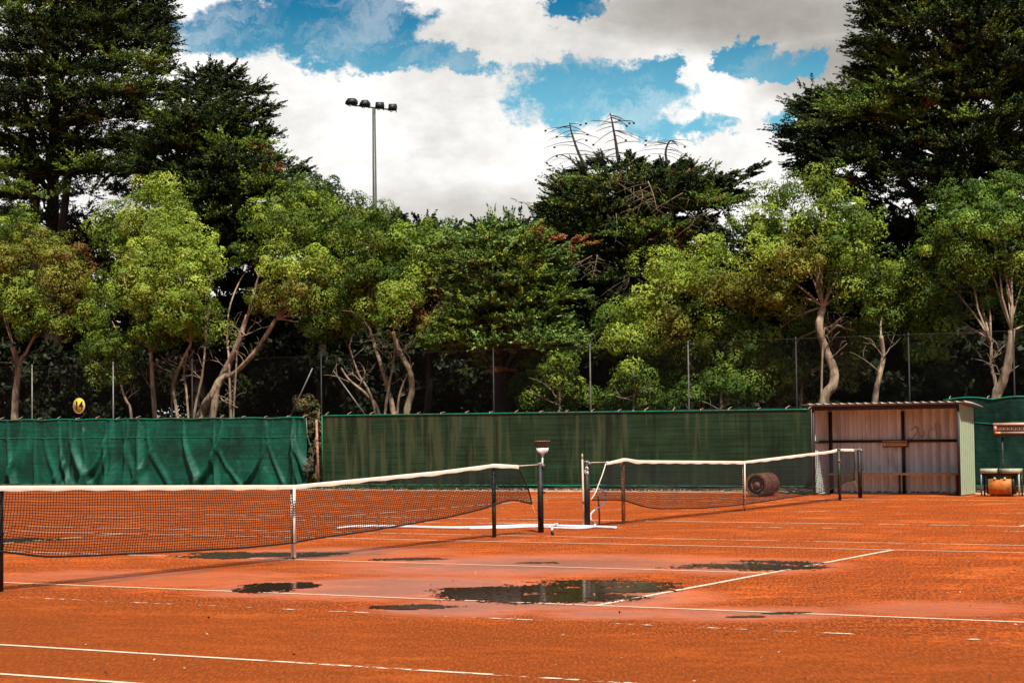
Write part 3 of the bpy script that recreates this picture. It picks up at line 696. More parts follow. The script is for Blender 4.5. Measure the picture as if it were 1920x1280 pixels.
    MB().tube([(xf-.09, q0_, zf+.032), (xf+.5, q0_, zf+.0), (xb+.13, q0_, zb+.02)], .018, 6).obj('roof_edge', mat('pale_flashing', (.60, .58, .46), .5), t)
    place(t); return xb
shed()
# scoreboards
def number_strip(t, y_left, wd, z, x, digits, size, bm, dm, name='number_tab'):
    n = len(digits); st = wd/n
    for i, dgt in enumerate(digits):
        yc = y_left-st*(i+.5)
        tab = MB().b2((x-.012, yc-st*.42, z-size*.62), (x, yc+st*.42, z+size*.62)).obj(name, bm, t)
        text_mesh('digit', dgt, size*1.25 if len(dgt) == 1 else size*.95, dm, (x-.0135, yc, z), EX, EY, EZ, tab, .0018)
M_tab = mat('ivory_tab', (.90, .80, .50), .5, var=.12); M_ink = mat('black_ink', (.01, .008, .01), .5)
p = plane(1655, 831, 22.88)
t = thing('scoreboard', 'small ivory number board from 1 to 10 hanging on the shed wall rail', 'scoreboard', 'number boards for keeping score', tuple(p))
yl_ = p[1]; zz = p[2]
MB().b2((22.86, yl_-.60, zz-.085), (22.90, yl_, zz+.05)).obj('backboard', mat('dark_wood', (.12, .06, .03), .7), t)
MB().b2((22.835, yl_-.59, zz+.035), (22.858, yl_-.01, zz+.06)).obj('rail', mat('yellow_rail', (.62, .40, .12), .5, var=.3), t)
number_strip(t, yl_-.01, .58, zz-.02, 22.858, ['1', '2', '3', '4', '5', '6', '7', '8', '9', '10'], .058, M_tab, M_ink)
place(t)
p = plane(1863, 803, 22.2); yl_, zz = p[1], p[2]
t = thing('scoreboard', 'wide number board from 0 to 10 on a dark post at the right edge', 'scoreboard', 'number boards for keeping score', (22.25, yl_-.2, 0))
W_ = 1.02
MB().b2((22.21, yl_-W_, zz-.16), (22.24, yl_, zz+.13)).obj('backboard', mat('maroon_board', (.06, .015, .012), .6), t)
MB().b2((22.17, yl_-W_, zz+.065), (22.208, yl_, zz+.115)).obj('rail', mat('cream_rail', (.72, .56, .40), .5, var=.15), t)
MB().b2((22.17, yl_-W_, zz-.12), (22.208, yl_-.16, zz-.075)).obj('rail', mat('grey_rail', (.42, .36, .28), .5, var=.15), t)
MB().b2((22.165, yl_-.155, zz-.12), (22.208, yl_-.03, zz-.075)).obj('marker', mat('orange_marker', (.85, .42, .08), .5), t)
MB().b2((22.175, yl_-.07, zz-.06), (22.208, yl_-.01, zz+.05)).obj('marker', mat('pink_marker', (.72, .30, .26), .5), t)
number_strip(t, yl_-.075, W_-.08, zz-.002, 22.208, [str(i) for i in range(11)], .072, mat('buff_tab', (.62, .44, .24), .5), M_ink)
MB().tube([(22.26, yl_-.17, -.03), (22.26, yl_-.17, zz-.18)], .022, 8).obj('post', M_black, t, True)
MB().tube([(22.26, yl_+.06, zz-.19), (22.26, yl_-.12, zz-.185), (22.26, yl_-.17, zz-.22), (22.26, yl_-.22, zz-.185), (22.26, yl_-.42, zz-.19)], .009, 6).obj('bracket', M_dsteel, t, True)
MB().tube([(22.26, yl_-W_+.1, -.03), (22.26, yl_-W_+.1, zz-.16)], .022, 8).obj('post', M_black, t, True)
place(t)

# heavy rusty court roller, axle along X
def roller():
    c = ground(1418, 931); x, y = c[0], c[1]; R1 = .265; z = R1
    t = thing('court_roller', 'heavy rusty iron court roller lying behind the farther net', 'court roller', None, (x+.35, y, 0))
    rs = mat('old_rust', (.20, .085, .05), .75, .15, var=.45, vscale=9, bump=.5, bscale=18, dirt=(.33, .17, .10), dscale=6)
    L = .78; n = 40
    o = (x, y, z)
    MB().lathe(o, [(0, .205), (-.004, .215), (-.006, .255), (0, R1), (.025, R1+.003), (.03, R1-.006), (.06, R1-.006), (.065, R1), (L*.5, R1), (L*.5+.004, R1-.004), (L*.5+.01, R1), (L-.03, R1), (L, R1-.01), (L+.004, .215), (L, .205)], n).obj('drum', rs, t)
    pl_ = mat('rust_plate', (.035, .016, .012), .8, .1, var=.6, vscale=14); rg_ = mat('rust_ring', (.26, .11, .065), .75, .1, var=.5, vscale=14)
    ep = MB().lathe(o, [(.10, .205), (.10, .0005)], n).obj('end_plate', pl_, t)
    MB().lathe(o, [(.10, .150), (.05, .148), (.045, .128), (.10, .125)], n).obj('ring', rg_, ep)
    MB().lathe(o, [(.10, .075), (.02, .07), (.012, .05), (.015, .04), (-.01, .035), (-.014, .0005)], 20).obj('hub', rg_, ep)
    for k in range(6):
        an = k*math.pi/3; MB().tube([(x+.08, y+.06*math.cos(an), z+.06*math.sin(an)), (x+.08, y+.205*math.cos(an), z+.205*math.sin(an))], .012, 6).obj('spoke', rg_, ep)
    MB().lathe(o, [(L-.05, .205), (L-.05, .0005)], n).obj('end_plate', pl_, t)
    MB().tube([(x-.06, y, z), (x+L+.08, y, z)], .02, 10).obj('axle', M_dsteel, t, True)
    MB().tube([(x+L+.07, y, z), (x+L+.10, y-.45, .16), (x+L+.1, y-.95, .06)], .016, 8).obj('frame_arm', M_dsteel, t, True)
    MB().tube([(x-.05, y-.05, z-.05), (x-.07, y-.34, .12), (x+.1, y-.75, .08), (x+L-.0, y-.95, .06)], .016, 8).obj('frame_arm', M_dsteel, t, True)
    MB().tube([(x+L*.45, y-.86, .06), (x+L*.8, y-1.35, .04), (x+L*.9, y-1.5, .04)], .016, 8).obj('draw_bar', M_dsteel, t, True)
    place(t)
roller()
def orange_roller():
    a, b = plane(1843, 930, 22.0), plane(1917, 930, 22.0); ya, yb = a[1], b[1]; W = ya-yb; yc = (ya+yb)/2; x = 21.95
    t = thing('court_roller', 'small orange drum roller under a pale green two part frame at the right edge', 'court roller', None, (x, yc, 0))
    pale = mat('pale_green_paint', (.42, .46, .33), .55, var=.15, dirt=(.2, .15, .08)); dk = mat('frame_dark', (.02, .018, .016), .5, var=.3)
    MB().b2((x-.14, ya-.005, .50), (x+.16, yc+.035, .60)).obj('top_weight', pale, t)
    MB().b2((x-.14, yc-.035, .50), (x+.16, yb+.005, .60)).obj('top_weight', pale, t)
    MB().b2((x-.16, yc-.033, .45), (x-.06, yc+.033, .61)).obj('bracket', dk, t)
    for s_, yy in ((1, ya-.02), (-1, yb+.02)):
        MB().b2((x-.13, yy-.015, 0), (x-.10, yy+.015, .498)).obj('leg', pale if s_ < 0 else M_steel, t)
        MB().b2((x+.10, yy-.015, 0), (x+.13, yy+.015, .498)).obj('leg', dk, t)
        MB().b2((x-.09, yy-s_*.14-.03, .05), (x+.09, yy-s_*.14+.03, .46)).obj('side_plate', dk, t)
    MB().b2((x-.10, yb+.04, .44), (x+.10, ya-.04, .498)).obj('cross_bar', dk, t)
    org = mat('orange_drum', (.50, .17, .022), .6, .0, var=.3, vscale=5, dirt=(.16, .06, .02), dscale=4, damt=.7)
    V = []; n_ = 36; pr_ = [(ya-.19, .001), (ya-.19, .19), (ya-.195, .195), (yb+.195, .195), (yb+.19, .19), (yb+.19, .001)]
    for yy, r_ in pr_:
        for k in range(n_): V.append((x+r_*math.cos(2*math.pi*k/n_), yy, .21+r_*math.sin(2*math.pi*k/n_)))
    MB().add(V, [(i*n_+k, i*n_+(k+1) % n_, (i+1)*n_+(k+1) % n_, (i+1)*n_+k) for i in range(5) for k in range(n_)]).obj('drum', org, t)
    for dy in (.11, -.11):
        MB().tube([(x-.11, yc+dy, .36), (x-.15, yc+dy, .40)], .025, 10).obj('knob', mat('ivory_knob', (.6, .45, .3), .5), t, True)
    place(t)
orange_roller()

# ------------------------------------------------------------------ floodlight mast
def mast():
    D = 86; top = at_depth(701, 204, D); base = np.array([top[0], top[1], 0])
    t = thing('floodlight_mast', 'tall grey floodlight mast with four lamps rising behind the trees', 'floodlight', None, tuple(base))
    MB().tube([base, base+(top-base)*.6, top], [.17, .11, .075], 12).obj('pole', mat('mast_grey', (.10, .10, .09), .5, .3, var=.15), t, True)
    a = at_depth(660, 197.5, D); b = at_depth(742, 207, D)
    MB().tube([a, b], .035, 6).obj('cross_arm', M_dsteel, t)
    rr = Vector(_r0.tolist()); ff = Vector((-_r0[1], _r0[0], 0)); up = Vector((0, 0, 1))
    hm = mat('lamp_housing', (.03, .032, .028), .5, .2, var=.3); gl = mat('lamp_glass', (.12, .12, .11), .15)
    for i, (px, py, w_) in enumerate(((659, 191.5, .50), (684, 195, .46), (712, 198.5, .42), (736, 202, .40))):
        c = Vector(at_depth(px, py, D).tolist()); tilt = (-.25, -.12, .05, .12)[i]
        e = (rr*math.cos(tilt)+ff*math.sin(tilt)); g_ = (ff*math.cos(tilt)-rr*math.sin(tilt)); h = w_/2
        poly = [(-h, -.10), (-h*.85, .02), (-h*.4, .15), (h*.7, .15), (h, .04), (h*.95, -.10)] if i < 2 else [(-h, -.12), (-h*.85, .14), (h*.85, .14), (h, .0), (h*.9, -.12)]
        l = MB().prism(poly, c-g_*.18, e, up, g_, .36).obj('lamp', hm, t)
        MB().prism([(-h*.9, -.125), (-h*.9, -.103 if i < 2 else -.123), (h*.85, -.103 if i < 2 else -.123), (h*.85, -.125)], c-g_*.16, e, up, g_, .32).obj('glass', gl, l)
        m2 = MB(); m2.tube([c-e*h*.7+up*-.12, c-e*h*.3+up*-.20, c+up*-.16], .018, 5); m2.tube([c+e*h*.8+up*-.10, c+e*h*.8+up*-.22], .02, 5); m2.obj('bracket', M_dsteel, l)
    place(t)
mast()

# ------------------------------------------------------------------ foliage
def leaf_mat():
    m = bpy.data.materials.new('foliage'); m.use_nodes = True; t = m.node_tree; b = t.nodes['Principled BSDF']
    a = nd(t, 'ShaderNodeAttribute', attribute_name='tint'); t.links.new(a.outputs['Color'], b.inputs['Base Color'])
    b.inputs['Roughness'].default_value = .6; b.inputs['Specular IOR Level'].default_value = .25
    tr = nd(t, 'ShaderNodeBsdfTranslucent'); t.links.new(a.outputs['Color'], tr.inputs[0])
    mx = nd(t, 'ShaderNodeMixShader'); mx.inputs[0].default_value = .12; t.links.new(b.outputs[0], mx.inputs[1]); t.links.new(tr.outputs[0], mx.inputs[2])
    t.links.new(mx.outputs[0], t.nodes['Material Output'].inputs[0]); return m
M_leaf = leaf_mat()
M_bark = mat('paper_bark', (.36, .26, .17), .9, var=.5, vscale=6, stretch=(1, 1, .25), bump=1.0, bscale=16, dirt=(.07, .04, .028), dscale=9, damt=.9)
M_dbark = mat('dark_bark', (.03, .02, .014), .9, var=.5, vscale=6, stretch=(1, 1, .25), bump=.8, bscale=10)
M_dead = mat('dead_wood', (.035, .028, .025), .9, var=.4)
M_pale = mat('bleached_twig', (.34, .25, .17), .9, var=.4)
def unit(a): return a/np.maximum(np.linalg.norm(a, axis=-1, keepdims=True), 1e-9)
def diamonds(c, nrm, along, la, lb):
    n = len(c); nrm = unit(nrm); t_ = unit(along-nrm*np.sum(along*nrm, -1, keepdims=True)); b_ = np.cross(nrm, t_)
    la = np.asarray(la).reshape(-1, 1); lb = np.asarray(lb).reshape(-1, 1)
    V = np.stack([c-t_*la, c+b_*lb, c+t_*la, c-b_*lb], 1).reshape(-1, 3)
    return V, np.arange(4*n).reshape(-1, 4)
class Foliage:
    def __init__(s, seed): s.rng = np.random.default_rng(seed); s.c = []; s.n = []; s.a = []; s.la = []; s.lb = []; s.col = []
    def put(s, c, n, a, la, lb, col): s.c.append(c); s.n.append(n); s.a.append(a); s.la.append(la); s.lb.append(lb); s.col.append(col)
    def colour(s, n, cols, k=None):
        cols = np.asarray(cols); i = s.rng.integers(0, len(cols), n) if k is None else k
        return cols[i]*s.rng.uniform(.7, 1.3, (n, 1))
    def bush(s, c, r, cols, dens=1.0, leaf=.037, sub=.32, fill=True):
        """rounded leafy lobe made of many small domes"""
        g = s.rng; r = np.asarray(r, float); area = 4*math.pi*((r[0]*r[1]+r[0]*r[2]+r[1]*r[2])/3); sub = sub*1.28
        ns = max(9, int(area/(sub*sub*2.1)))
        i_ = np.arange(ns)+.5; ph = np.arccos(1-2*i_/ns); th = math.pi*(1+5**.5)*i_+g.uniform(0, 6)      # evenly spread, then jittered
        d = unit(np.stack([np.cos(th)*np.sin(ph), np.sin(th)*np.sin(ph), np.cos(ph)], 1)+g.normal(size=(ns, 3))*.16)
        d = d[(d[:, 2] > -.6) | (g.random(ns) < .5)]; ns = len(d)
        rad = g.uniform(.66, 1.06, (ns, 1)); sc = c+d*r*rad; sr = g.uniform(.5, 1.15, ns)*sub
        palette = s.colour(ns, cols)
        k = max(24, int(62*dens*(sub/.34)**2*(.058/leaf)**1.7))
        idx = np.repeat(np.arange(ns), k); n = len(idx)
        e = unit(g.normal(size=(n, 3))+d[idx]*.8+np.array([0, 0, .3]))
        fr_ = g.uniform(5, 8, (ns, 3))[idx]; po = g.uniform(0, 6, (ns, 3))[idx]
        lump = (np.sin(e*fr_+po)).sum(1, keepdims=True)/3
        rr = g.uniform(.78, 1.06, (n, 1))+.16*lump
        p = sc[idx]+e*np.array([1, 1, .82])*sr[idx][:, None]*rr
        nn = e+g.normal(size=(n, 3))*.26+np.array([0, 0, .05])+np.cos(e*fr_+po)*.22
        s.put(p, nn, g.normal(size=(n, 3))+np.array([0, 0, .6]), g.uniform(.7, 1.35, n)*leaf, g.uniform(.35, .6, n)*leaf, palette[idx]*g.uniform(.85, 1.18, (n, 1)))
        if fill:
            m = int(ns*26); e = unit(g.normal(size=(m, 3))); p = c+e*r*g.uniform(.2, .66, (m, 1))
            s.put(p, g.normal(size=(m, 3)), g.normal(size=(m, 3)), g.uniform(.045, .08, m), g.uniform(.035, .06, m), s.colour(m, cols))
    def sprays(s, c, r, cols, trunk, n=60, L=.75, leaf=.085, k=26, up=.14, dead=0.0):
        """cypress lobe: flattened mass of pointed sprays reaching outward"""
        g = s.rng; r = np.asarray(r, float)
        d = unit(g.normal(size=(n, 3))*np.array([1, 1, .8])); p = c+d*r*g.uniform(.25, 1.0, (n, 1))**.6
        out = p-np.asarray(trunk); out[:, 2] = 0; out = unit(out)
        ax = unit(out*.9+d*np.array([1, 1, .22])*.8+np.array([0, 0, up])+g.normal(size=(n, 3))*.28)
        Ls = L*g.uniform(.5, 1.25, n); pal = s.colour(n, cols)
        if dead: 
            dd = g.random(n) < dead; pal[dd] = np.array([.30, .10, .035])*g.uniform(.6, 1.2, (dd.sum(), 1))
        nf = max(3, k//6); kk = 20
        ci = np.repeat(np.arange(n), nf); mf = len(ci); u = g.random((mf, 1))
        side = unit(np.cross(ax, np.array([0, 0, 1.0])))[ci]; sg = g.choice([-1.0, 1.0], (mf, 1))
        st = p[ci]+ax[ci]*u*Ls[ci][:, None]*.75
        fa = unit(ax[ci]+side*sg*g.uniform(.2, 1.0, (mf, 1))*(1.1-u)+np.array([0, 0, .18])+g.normal(size=(mf, 3))*.16)
        fl = Ls[ci][:, None]*g.uniform(.32, .62, (mf, 1)); fr = .047*(leaf/.05)*g.uniform(.7, 1.3, (mf, 1)); fc = pal[ci]*g.uniform(.65, 1.35, (mf, 1))
        idx = np.repeat(np.arange(mf), kk); m = len(idx); t_ = g.random((m, 1))
        off = g.normal(size=(m, 3))*np.array([1, 1, .6]); pos = st[idx]+fa[idx]*t_*fl[idx]+off*fr[idx]*(1.05-t_)
        al = fa[idx]+unit(off)*.55; nn = unit(off)*.6+np.array([0, 0, .6])+g.normal(size=(m, 3))*.3
        s.put(pos, nn, al, g.uniform(.7, 1.3, m)*leaf*.95, g.uniform(.35, .6, m)*leaf, fc[idx]*g.uniform(.85, 1.18, (m, 1)))
    def obj(s, name, parent):
        V, Fs = diamonds(*[np.concatenate(q) for q in (s.c, s.n, s.a, s.la, s.lb)])
        return raw(name, V, Fs, M_leaf, parent, np.clip(np.concatenate(s.col), 0, 1))
def limb_path(a, b, rng, n=6, wob=.06):
    a, b = np.asarray(a, float), np.asarray(b, float); L = np.linalg.norm(b-a); out = []
    off = rng.normal(size=3)*wob*L
    for i in range(n+1):
        u = i/n; out.append(a+(b-a)*u+off*math.sin(u*math.pi)+np.array([0, 0, .10*L*math.sin(u*math.pi)])+rng.normal(size=3)*wob*.25*L*math.sin(u*math.pi))
    return out
G_yel = [(.26, .36, .038), (.37, .46, .06), (.17, .26, .024)]
G_mid = [(.11, .18, .015), (.23, .31, .030), (.055, .10, .010)]
G_oli = [(.21, .21, .028), (.26, .25, .038), (.15, .19, .022)]
G_brn = [(.24, .11, .035), (.19, .10, .03), (.13, .10, .02)]
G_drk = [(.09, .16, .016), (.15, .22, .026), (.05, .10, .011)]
G_dk = [(.020, .042, .008), (.045, .075, .012), (.011, .022, .006), (.075, .10, .016)]
G_cyp = [(.16, .27, .055), (.25, .36, .08), (.10, .17, .033)]
def pol_lobes(X, lst):
    out = []
    for x, y, rx, ry, *rest in lst:
        dx = rest[0] if rest else 0.0; p = plane(x, y, X+dx); k = depth(p)/F
        out.append((p, rx*k, ry*k, rest[1] if len(rest) > 1 else None))
    return out
def trunk_mesh(paths, X, name, m, parent, extra, seed, root_r=.16):
    mb = MB(); rng = np.random.default_rng(seed)
    for path, r0, r1 in paths:
        pts = []
        for i, (x, y) in enumerate(path): pts.append(tuple(plane(x, y, X+.12*math.sin(i*2.1+x))))
        b = pts[0]; pts = [(b[0]+(b[0]-pts[1][0])*.3, b[1]+(b[1]-pts[1][1])*.9, -.05)]+pts if b[2] > .3 else pts
        c = curve_pts(pts, 6); n = len(c); rr = [r0*1.15+(r1-r0*1.15)*(i/(n-1))**.8 for i in range(n)]
        rr = [q*(1+.22*mn.noise(Vector((i*.9, r0*50, 1)))) for i, q in enumerate(rr)]
        mb.tube(c, rr, 10)
    for path, r0, r1 in paths:
        c = curve_pts([tuple(plane(x, y, X)) for x, y in path], 4)
        for q in range(3):
            a = c[int(rng.uniform(.35, .95)*(len(c)-1))]; L_ = rng.uniform(.4, 1.1); sd_ = rng.choice([-1, 1])
            b = a+Vector((_r0*sd_*L_*.7).tolist())+Vector((rng.uniform(-.4, .2), 0, L_*rng.uniform(.2, .9)))
            pp = limb_path(np.array(a), np.array(b), rng, 5, .10); mb.tube(pp, np.linspace(.014, .004, len(pp)).tolist(), 5)
            for w_ in range(2):
                e_ = np.array(pp[2+w_]); pq = limb_path(e_, e_+np.array([rng.uniform(-.3, .3), rng.uniform(-.35, .35), rng.uniform(.1, .5)]), rng, 3, .1); mb.tube(pq, np.linspace(.007, .003, len(pq)).tolist(), 4)
    for a, b, r0, r1 in extra:
        p = limb_path(a, b, rng); n = len(p); mb.tube(p, [r0+(r1-r0)*i/(n-1) for i in range(n)], 7)
    return mb.obj(name, m, parent, True)
def bushy_tree(label, X, lobes, cols, paths, seed, group='rounded trees behind the fence', dens=1.0, bark=None, limbs=True, sub=.32, leaf=.037):
    L = pol_lobes(X, lobes); base = plane(paths[0][0][0][0], 800, X); base[2] = 0
    t = thing('tree', label, 'tree', group, tuple(base)); fo = Foliage(seed); rng = np.random.default_rng(seed+1); ex = []
    tips = [plane(*p[0][-1], X) for p in paths]
    for i, (c, rx, ry, cc) in enumerate(L):
        rx, ry = rx*.9, ry*.9; rd_ = (rx+ry)/2*.95
        fo.bush(c, (rd_, rx, ry), cc or cols, dens, leaf, sub)
        if i % 2 == 0: fo.bush(c+np.array([rd_*1.1, rng.uniform(-.4, .4), rng.uniform(-.3, .2)]), (rd_*.9, rx*.9, ry*.9), cc or cols, dens*.6, leaf*1.25, sub)
        if limbs:
            tip = min(tips, key=lambda q_: np.linalg.norm(q_-c)); ex.append((tip, c+np.array([.7, 0, 0]), .028, .012))
    trunk_mesh(paths, X, 'trunk', bark or M_bark, t, ex, seed)
    fo.obj('crown', t); return place(t)
def inside(poly, x, y):
    c = False; j = len(poly)-1
    for i in range(len(poly)):
        if (poly[i][1] > y) != (poly[j][1] > y) and x < (poly[j][0]-poly[i][0])*(y-poly[i][1])/(poly[j][1]-poly[i][1])+poly[i][0]: c = not c
        j = i
    return c
def cypress(label, X, polys, trunk, cols, seed, tips=(), nl=60, thick=2.2, n=44, k=40, L=1.0, group='tall dark cypresses', deads=(), holes=(), patches=(), tier=46, inset=56, ragged=0, leaf=.085, light=None, rx_=(36, 62), ry_=(7, 12), paths=(), bark=None):
    fo = Foliage(seed); rng = np.random.default_rng(seed+7); X0 = X
    base = plane(trunk[0][0], 800, X); base[2] = -.03
    t = thing('cypress', label, 'cypress tree', group, tuple(base)); tr = [base]+[plane(x, y, X) for x, y in trunk[1:]]
    axis = np.array([X, base[1], 0]); ex = []
    xs_ = [p[0] for p in polys]; ys_ = [p[1] for p in polys]; cnt = 0; tries = 0; pts = []
    while cnt < nl and tries < 20000:
        tries += 1; x = rng.uniform(min(xs_), max(xs_)); y = rng.uniform(min(ys_), max(ys_))
        y = round((y+.12*abs(x-trunk[0][0])+rng.normal()*4)/tier)*tier-.12*abs(x-trunk[0][0])+rng.normal()*3.5
        if not all(inside(polys, x+a_, y+b_) for a_, b_ in ((0, 0), (inset, 0), (-inset, 0), (0, 9), (0, -inset*.42))) or any(((x-a)/b)**2+((y-c_)/d)**2 < 1 for a, c_, b, d in holes): continue
        if any(((x-a)/26)**2+((y-b)/12)**2 < .7 for a, b in pts) and rng.random() < .93: continue
        pts.append((x, y)); cnt += 1
        p = plane(x, y, X+rng.uniform(-thick, thick*.8)); kk = depth(p)/F
        rx, ry = rng.uniform(*rx_)*kk, rng.uniform(*ry_)*kk
        cc = cols if light is None or rng.random() > light[1] else light[0]
        fo.sprays(p, (rx, rx, ry), cc, axis, int(n*rng.uniform(.8, 1.2)), L, leaf, k)
        if rng.random() < .5:
            zz_ = min(max(tr[0][2]+1.5, p[2]-1.2), tr[-1][2]-.2); j = np.interp(zz_, [q[2] for q in tr], range(len(tr))); i0 = int(min(j, len(tr)-2)); a_ = tr[i0]+(tr[i0+1]-tr[i0])*(j-i0)
            ex.append((a_, p, .07, .02))
    auto = []; tries = 0
    while len(auto) < ragged and tries < 4000:      # ragged branch ends all round the outline
        tries += 1; x = rng.uniform(min(xs_), max(xs_)); y = rng.uniform(min(ys_), max(ys_)); sg_ = 1 if x > trunk[0][0] else -1
        if not inside(polys, x, y) or y < -60: continue
        up_ = not inside(polys, x, y-34); sd_ = not inside(polys, x+sg_*44, y)
        if not (up_ or sd_): continue
        if any(abs(x-q[0]) < 22 and abs(y-q[1]) < 13 for q in auto): continue
        auto.append((x, y, sg_*rng.uniform(16, 34), rng.uniform(-14, 2) if not up_ else rng.uniform(-24, -8), rng.uniform(.55, .85)))
    for x, y, dx, dy, sc in list(tips)+auto:       # pointed branch ends that break the outline
        p = plane(x, y, X); kk = depth(p)/F; d = plane(x+dx, y+dy, X)-p; p = p-d/np.linalg.norm(d)*.55*L*sc
        for u in np.linspace(0, 1, 4):
            fo.sprays(p+d*u, np.array([.35, .45, .22])*sc*(1.1-u*.7), cols, p-d*2, int(n*.34*(1.15-.7*u)), L*.8*sc, leaf, k, up=.1)
        ex.append((p-d*.8, p+d*.9, .05, .01))
    for x, y, rp in patches:
        p = plane(x, y, X-thick*.75); kk_ = depth(p)/F
        fo.sprays(p, (rp*kk_, rp*kk_, rp*.5*kk_), [(.34, .13, .045), (.30, .15, .04), (.42, .17, .09)], axis, 5, L*.6, leaf, k)
    mb = MB(); r_ = np.linspace(.34, .06, len(tr)); c = curve_pts([tuple(q) for q in tr], 6)
    mb.tube(c, np.linspace(.36, .05, len(c)).tolist(), 10)
    for a, b, r0, r1 in ex:
        q = limb_path(a, b, rng); mb.tube(q, [r0+(r1-r0)*i/(len(q)-1) for i in range(len(q))], 6)
    for path, r0, r1 in paths:
        q = curve_pts([tuple(plane(x, y, X-.8)) for x, y in path], 5); mb.tube(q, np.linspace(r0, r1, len(q)).tolist(), 8)
    mb.obj('trunk', bark or M_dbark, t, True); fo.obj('crown', t)
    for pth, r0, tw, pale in deads:
        m = MB(); P_ = curve_pts([tuple(plane(x, y, X-.6 if not pale else X-2.4)) for x, y in pth], 5); nn = len(P_)
        r0 = r0*(.8 if not pale else .45); m.tube(P_, [r0*(1-.8*i/(nn-1)) for i in range(nn)], 6)
        for i in range(tw):
            u = rng.uniform(.15, .97); a = P_[int(u*(nn-1))]; Lw = rng.uniform(.35, 1.0)*(1.15-u*.7)*(1.0 if not pale else .8)
            sd_ = rng.choice([-1, 1]); b = a+Vector((_r0*sd_*Lw).tolist())+Vector((rng.uniform(-.3, .3), 0, rng.uniform(-.55, .12)*Lw if not pale else rng.uniform(-.9, -.2)*Lw))
            md = (a+b)/2+Vector((0, 0, .05*Lw)); e_ = b+Vector((_r0*sd_*.12*Lw).tolist())-Vector((0, 0, .10*Lw)); q = curve_pts([a, md, b, e_], 3)
            m.tube(q, [r0*.22*(1-.8*i/(len(q)-1)) for i in range(len(q))], 4)
            if not pale and rng.random() < .25: m.box(e_, (.05, .05, .05))
            if pale and rng.random() < .5:
                m.tube([md, md+Vector((rng.uniform(-.2, .2), rng.uniform(-.3, .3), -.5*Lw))], r0*.2, 4)
        m.obj('dead_branch', M_pale if pale else M_dead, t)
    return place(t)

# front row of rounded trees, left to right
bushy_tree('rounded tree with olive and rust brown crown at the far left edge', 26.6,
    [(-30, 450, 60, 45), (30, 430, 55, 38), (75, 470, 55, 45, 0, G_oli), (10, 500, 62, 48, -.4, G_oli), (110, 520, 42, 55, 0, G_oli), (140, 500, 28, 50, .8, G_brn), (145, 560, 26, 34, .8, G_brn), (50, 560, 60, 45, -.5), (-25, 580, 55, 50), (105, 600, 36, 32, 0, G_oli), (60, 610, 38, 34, -.4)],
    G_mid, [([(28, 779), (30, 730), (34, 690), (24, 650)], .13, .09), ([(34, 700), (50, 660), (70, 620)], .07, .04)], 11)
bushy_tree('large bright yellow green rounded tree left of centre with a domed crown', 26.4,
    [(292, 362, 42, 34, .6), (262, 410, 55, 42, .5), (318, 420, 50, 40, .2), (225, 460, 42, 40, .6, G_mid), (305, 480, 78, 50, -.4), (372, 490, 40, 52, 0), (270, 540, 72, 58, -.7), (345, 560, 62, 56, -.5), (310, 610, 66, 44, -.5, G_mid), (208, 420, 45, 35, 1.5, G_mid), (200, 540, 34, 44, .8, G_mid), (275, 630, 34, 26, -.2, G_mid), (372, 610, 28, 40, 0, G_mid)],
    G_yel, [([(332, 779), (326, 725), (340, 680), (358, 645)], .055, .035), ([(364, 779), (378, 710), (386, 640)], .05, .025), ([(290, 779), (286, 720), (283, 660)], .085, .06), ([(350, 740), (345, 700), (352, 660)], .04, .02)], 12)
bushy_tree('slim leafy sapling hanging low beside the fence pole left of the bright dome', 26.0,
    [(178, 600, 30, 40, .3), (200, 650, 42, 28, -.2), (222, 655, 26, 24, -.4), (205, 705, 36, 26, -.3), (175, 655, 24, 22, 0), (228, 690, 20, 18, 0)],
    G_mid, [([(246, 779), (236, 750), (226, 720), (215, 670)], .05, .03)], 13, sub=.28)
bushy_tree('leaning twin trunked tree with yellow green crown behind the end of the teal screen', 26.9,
    [(560, 372, 60, 32, 1.2), (500, 410, 48, 36, .8), (545, 430, 58, 42, .2), (612, 420, 52, 46, .6), (468, 470, 40, 34, .6), (530, 500, 50, 40, -.5, G_yel), (590, 500, 46, 40, -.4, G_yel), (550, 560, 52, 42, -.4, G_oli), (608, 560, 40, 50, 0), (495, 560, 32, 32, .3, G_oli), (600, 620, 44, 36, .4, G_mid), (640, 600, 30, 36, .8, G_mid)],
    G_mid, [([(378, 779), (398, 740), (425, 690), (446, 645), (464, 590)], .15, .07), ([(408, 728), (440, 700), (478, 660), (518, 598)], .10, .06), ([(430, 690), (426, 640), (428, 590)], .05, .02), ([(446, 648), (462, 628), (476, 622)], .03, .01), ([(398, 745), (420, 752), (446, 764)], .025, .012),
      ([(322, 779), (323, 720), (328, 690)], .04, .02)], 14)
bushy_tree('dark green dome of a tree rising behind the leaning twin trunks', 30.5,
    [(590, 362, 58, 28), (640, 395, 48, 34), (560, 400, 56, 40), (655, 440, 40, 44), (600, 450, 70, 50)], [(.03, .055, .012), (.045, .075, .014)], [([(600, 779), (604, 640), (598, 500)], .16, .1)], 15, bark=M_dbark, leaf=.05)
